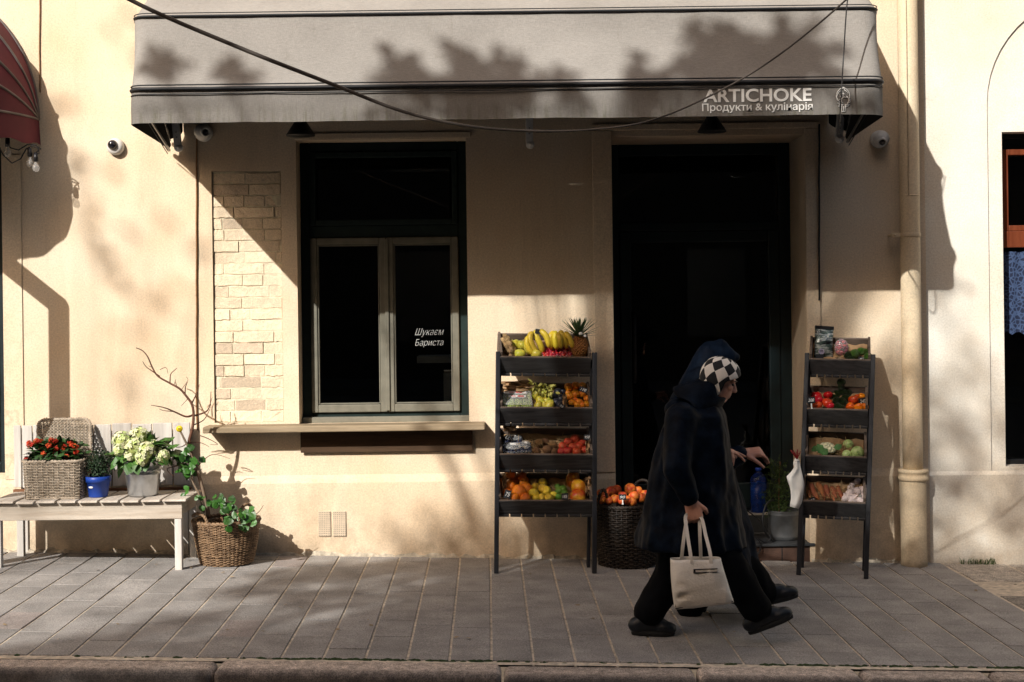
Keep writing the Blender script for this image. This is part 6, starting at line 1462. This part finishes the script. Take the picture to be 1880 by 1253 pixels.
cm = coat('coat', wb, [(742, 1235, 1322, .11), (770, 1232, 1333, .17), (820, 1232, 1338, .20), (870, 1230, 1350, .215), (920, 1232, 1364, .225), (970, 1236, 1378, .235), (1020, 1242, 1390, .245), (1060, 1248, 1401, .25), (1090, 1254, 1407, .25, -14)], YF, COATF, 8.0, .016)
for pts in ([(p2(1268, 775, -.14), .08), (e2, .066), (p2(1356, 836, -.105), .05)], [(p2(1268, 775, .14), .08), (e3, .066), (p2(1286, 918, .2), .05)]):
    for (a, r0), (b, r1) in zip(pts[:-1], pts[1:]): cm.cap(a, r0, b, r1, 18)
# pointed hood
rows = []
for i in range(13):
    g = i/12; rows.append(None)
cm.f.append(tuple(range(71, -1, -1))); cm.f.append(tuple(52*72+k for k in range(72))); cm.sm += [True, True]; cm.tint += [None, None]
remesh(cm, .011, 'coat', COATF, wb, 3, .5, fold)
hd = MB(); hp_ = [(1322, 632, .035), (1305, 655, .090), (1318, 660, .075), (1336, 655, .050), (1350, 656, .026), (1292, 690, .105), (1278, 720, .115), (1262, 750, .12)]
pts3 = [(p2(x, y), r*.86) for x, y, r in hp_]
for (a, r0), (b, r1) in ((pts3[0], pts3[1]), (pts3[1], pts3[5]), (pts3[5], pts3[6]), (pts3[6], pts3[7]), (pts3[0], pts3[3]), (pts3[3], pts3[4]), (pts3[1], pts3[3])): hd.cap(a, r0, b, r1, 18)
remesh(hd, .009, 'hood', COATF, wb, 6, .5, fold)
trousers(*L1, *L2, wb, TROU)
h0, t0 = p2(1384, 1116, -.08), p2(1447, 1100, -.07); d_ = zg(h0.x)+.004-h0.z; shoe(wb, h0, h0+(t0-h0).normalized()*.23, up)
h0, t0 = p2(1250, 1112, .08), p2(1296, 1150, .08); t0.z = zg(t0.x)+.012; shoe(wb, t0-(t0-h0).normalized()*.23, t0, Vector((.6, 0, 1)))
# ------------------------------------------------------------------ beyond the street: house, trees, pole
SUN = Vector((.76, 1.2, -.93)).normalized()
BRK = simple('dark brick', (.03, .024, .02), .9, .25, 4); ROOFM = simple('roof tile', (.05, .03, .025), .85, .3, 8)
oh = thing('opposite_house', 'long tall house across the street with a hipped roof', 'building', (-8, -20, 0))
kx = 19.6/1.2; ZT = .93*(19.6-.12)/1.2
m = MB(); m.bx(-12.1, 42, -28, -19.6, -1, ZT-.5); m.build('wall', BRK, oh)
m = MB(); m.bx(-12.13, 42.03, -28.1, -19.57, ZT-.5, ZT); m.build('parapet', ROOFM, oh)
ol = thing('opposite_house', 'dark house across the street beyond the gap', 'building', (-30, -20, 0))
m = MB(); m.bx(-60, -21, -28, -19.6, -1, 13); m.build('wall', BRK, ol)
m = MB(); m.bx(-60.1, -20.95, -28.1, -19.5, 13, 13.5); m.build('parapet', ROOFM, ol)
DKG = simple('dull glass', (.02, .025, .03), .2, .2, 5)
for i in range(6):
    for j in range(3): m = MB(); x = -11.4+i*3.0; m.bx(x, x+1.2, -19.6+.001, -19.56, .8+j*3.4, 2.6+j*3.4); m.build('window', DKG, oh)
LEAFT = leafmat('tree leaf', (.06, .12, .03), .6); TRUNK = simple('tree bark', (.10, .075, .055), .9, .4, 10, 40, .7)
def tree(label, base_pt, clumps, seed, L=.16):
    """clumps: (target point, distance back along the sun, radius, leaf count)"""
    r = random.Random(seed); t = thing('street_tree', label, 'tree', base_pt, 'trees across the road'); m = MB(); b = Vector(base_pt); pts = []
    for tg, dist, rad, n in clumps:
        c = Vector(tg) - SUN*dist; pts.append((c, rad))
        for i in range(n):
            d = rdir(r); p = c + d*rad*r.random()**.45; g = r.uniform(.7, 1.3); leaf(m, p, rdir(r), rdir(r), L*r.uniform(.7, 1.3), L*.6*r.uniform(.7, 1.2), .2, (g, g, g))
    m.build('crown', LEAFT, t)
    m = MB(); top = Vector((b.x, b.y, min(p.z for p, _ in pts)*.75)); m.tube([b + Vector((0, 0, -.3)), b + Vector((.05, .02, top.z*.5)), top], [.22, .16, .12], 12); m.build('trunk', TRUNK, t)
    m = MB()
    for c, rad in pts: m.tube(spline([top, top.lerp(c, .5) + Vector((0, 0, .3)), c], 5), [.012 - .0008*i for i in range(11)], 6)
    m.build('limbs', TRUNK, t)
Wp = lambda x, y, Y=-1.17: P(x, y, Y)
s = 1/345.
AWC = []
def finger(p0, p1, r0, r1, n, dist, cnt):
    for i in range(n):
        t = i/(n-1); AWC.append((Wp(p0[0]+(p1[0]-p0[0])*t, p0[1]+(p1[1]-p0[1])*t), dist, (r0+(r1-r0)*t)*s, int(cnt*(1-.6*t))))
for a, b in (((285, 125), (285, 85)), ((270, 105), (325, 110)), ((425, 140), (400, 110)), ((420, 130), (470, 135))): finger(a, b, 26, 16, 3, 9.2, 22)
for a in ((700, 150), (690, 78), (822, 66), (850, 75), (905, 84), (952, 108), (1000, 150)): finger((870, 190) if a[0] > 780 else (800, 165), a, 30, 8, 7, 8.7, 24)
for a, b in (((870, 200), (690, 215)), ((870, 205), (980, 210)), ((1060, 200), (1025, 130))): finger(a, b, 30, 14, 5, 8.9, 24)
for a, b in (((1175, 200), (1165, 100)), ((1190, 190), (1240, 130)), ((1330, 150), (1255, 30)), ((1330, 150), (1310, 20)), ((1300, 150), (1250, 120)), ((1440, 130), (1420, 5)), ((1450, 120), (1480, 20)), ((1450, 130), (1535, 70)), ((1440, 130), (1540, 140)), ((1380, 120), (1360, 40)), ((1330, 120), (1480, 105)), ((1340, 130), (1440, 60)), ((1300, 60), (1480, 70))): finger(a, b, 30, 12, 6, 8.9, 26)
finger((1560, 190), (1625, 200), 16, 12, 4, 8.8, 14)
tree('leafy street tree across the road throwing shade on the grey awning', (-5.5, -9.5, 0), AWC, 1, .075)
GW = lambda x, y: GR(x, y)
tree('dense street tree across the road shading the pavement beyond the bench', (-12.5, -15.0, 0), [(GW(x, y), 15.5, r, n) for x, y, r, n in (
    (560, 1055, .24, 60), (640, 1048, .26, 80), (730, 1045, .26, 90), (815, 1040, .26, 90), (900, 1040, .26, 90), (470, 1082, .2, 45), (560, 1098, .2, 50), (650, 1092, .26, 90), (750, 1090, .28, 110), (850, 1080, .28, 110), (940, 1065, .28, 100), (350, 1140, .2, 55), (250, 1165, .18, 40), (150, 1195, .2, 50), (50, 1212, .22, 60), (450, 1165, .2, 55), (340, 1195, .28, 110), (440, 1205, .26, 100), (540, 1200, .22, 60), (680, 1145, .28, 110), (780, 1140, .3, 120), (650, 1200, .24, 70), (740, 1190, .28, 110), (850, 1150, .28, 110), (540, 1135, .14, 20), (-60, 1225, .26, 80), (240, 1212, .26, 90))], 9, .13)
W0 = lambda x, y, Y=0: P(x, y, Y)
tree('broad street tree across the road dappling the wall and racks', (-9.5, -15.2, 0), [
    (W0(1750, 900), 20, .55, 55), (W0(1830, 800), 20, .5, 40), (W0(1700, 720), 21, .45, 26), (W0(1780, 640), 22, .4, 14), (W0(1580, 800), 20, .5, 60), (W0(1560, 940), 20, .6, 100), (W0(1660, 960), 20, .6, 80), (W0(1870, 950), 20, .6, 50), (W0(1500, 700), 21, .45, 40),
    (W0(1050, 1010), 19, .28, 60), (W0(890, 985), 20, .25, 34), (W0(800, 1010), 19.5, .25, 24)], 2, .15)
tree('young street tree across the road lightly dappling the plain wall', (-10.5, -12.5, 0), [
    (W0(150, 310), 16, .36, 11), (W0(300, 430), 17, .42, 12), (W0(190, 450), 16, .36, 10), (W0(430, 330), 16, .3, 9), (W0(270, 640), 18, .4, 9), (W0(300, 80), 16, .3, 8)], 5, .13)
m = MB(); el = W0(108, 562) - SUN*1.2; lo = W0(108, 800) - SUN*1.2; lo.z = zg(lo.x); hi = W0(-120, 380) - SUN*1.2
m.tube([lo, el], .055, 14); m.ell(el, .056); m.tube([el, hi], .055, 14)
tag(m.build('bent_pole', ZINC), 'bent metal pole on the pavement beyond the bench', 'pole')
# ------------------------------------------------------------------ light, sky, camera
w = bpy.data.worlds.new('World'); S.world = w; w.use_nodes = True; nt = w.node_tree
sky = nt.nodes.new('ShaderNodeTexSky'); sky.sky_type = 'NISHITA'; sky.sun_disc = False
to_sun = -SUN; sky.sun_elevation = math.asin(to_sun.z); sky.sun_rotation = math.atan2(to_sun.x, to_sun.y)
sky.air_density = 1.4; sky.dust_density = 3.5; sky.ozone_density = .6
bg = nt.nodes['Background']; bg.inputs['Strength'].default_value = .15; nt.links.new(mixc(nt, 1, sky.outputs[0], (1, .86, .76), 'MULTIPLY'), bg.inputs[0])
li = bpy.data.lights.new('sun', 'SUN'); li.energy = 5.0; li.angle = math.radians(.5); li.color = (1, .97, .91)
lo_ = bpy.data.objects.new('sun', li); COL.objects.link(lo_); lo_.location = (-6, -12, 10); lo_.rotation_euler = SUN.to_track_quat('-Z', 'Y').to_euler()
cam = bpy.data.cameras.new('camera'); cam.lens = 50.0; cam.sensor_width = 36.0; cam.sensor_fit = 'HORIZONTAL'; cam.clip_end = 2000; cam.shift_y = -(626.5-CY)/1880
co = bpy.data.objects.new('camera', cam); COL.objects.link(co)
co.matrix_world = Matrix.Translation(CAMP) @ Matrix.Rotation(PI/2, 4, 'X') @ Matrix.Rotation(-RHO, 4, 'Z')
S.camera = co
S.view_settings.view_transform = 'Standard'; S.view_settings.look = 'None'; S.view_settings.exposure = 0; S.view_settings.gamma = 1
S.cycles.use_denoising = True; S.cycles.max_bounces = 8; S.cycles.diffuse_bounces = 1; S.cycles.transparent_max_bounces = 16; S.cycles.caustics_reflective = False; S.cycles.caustics_refractive = False
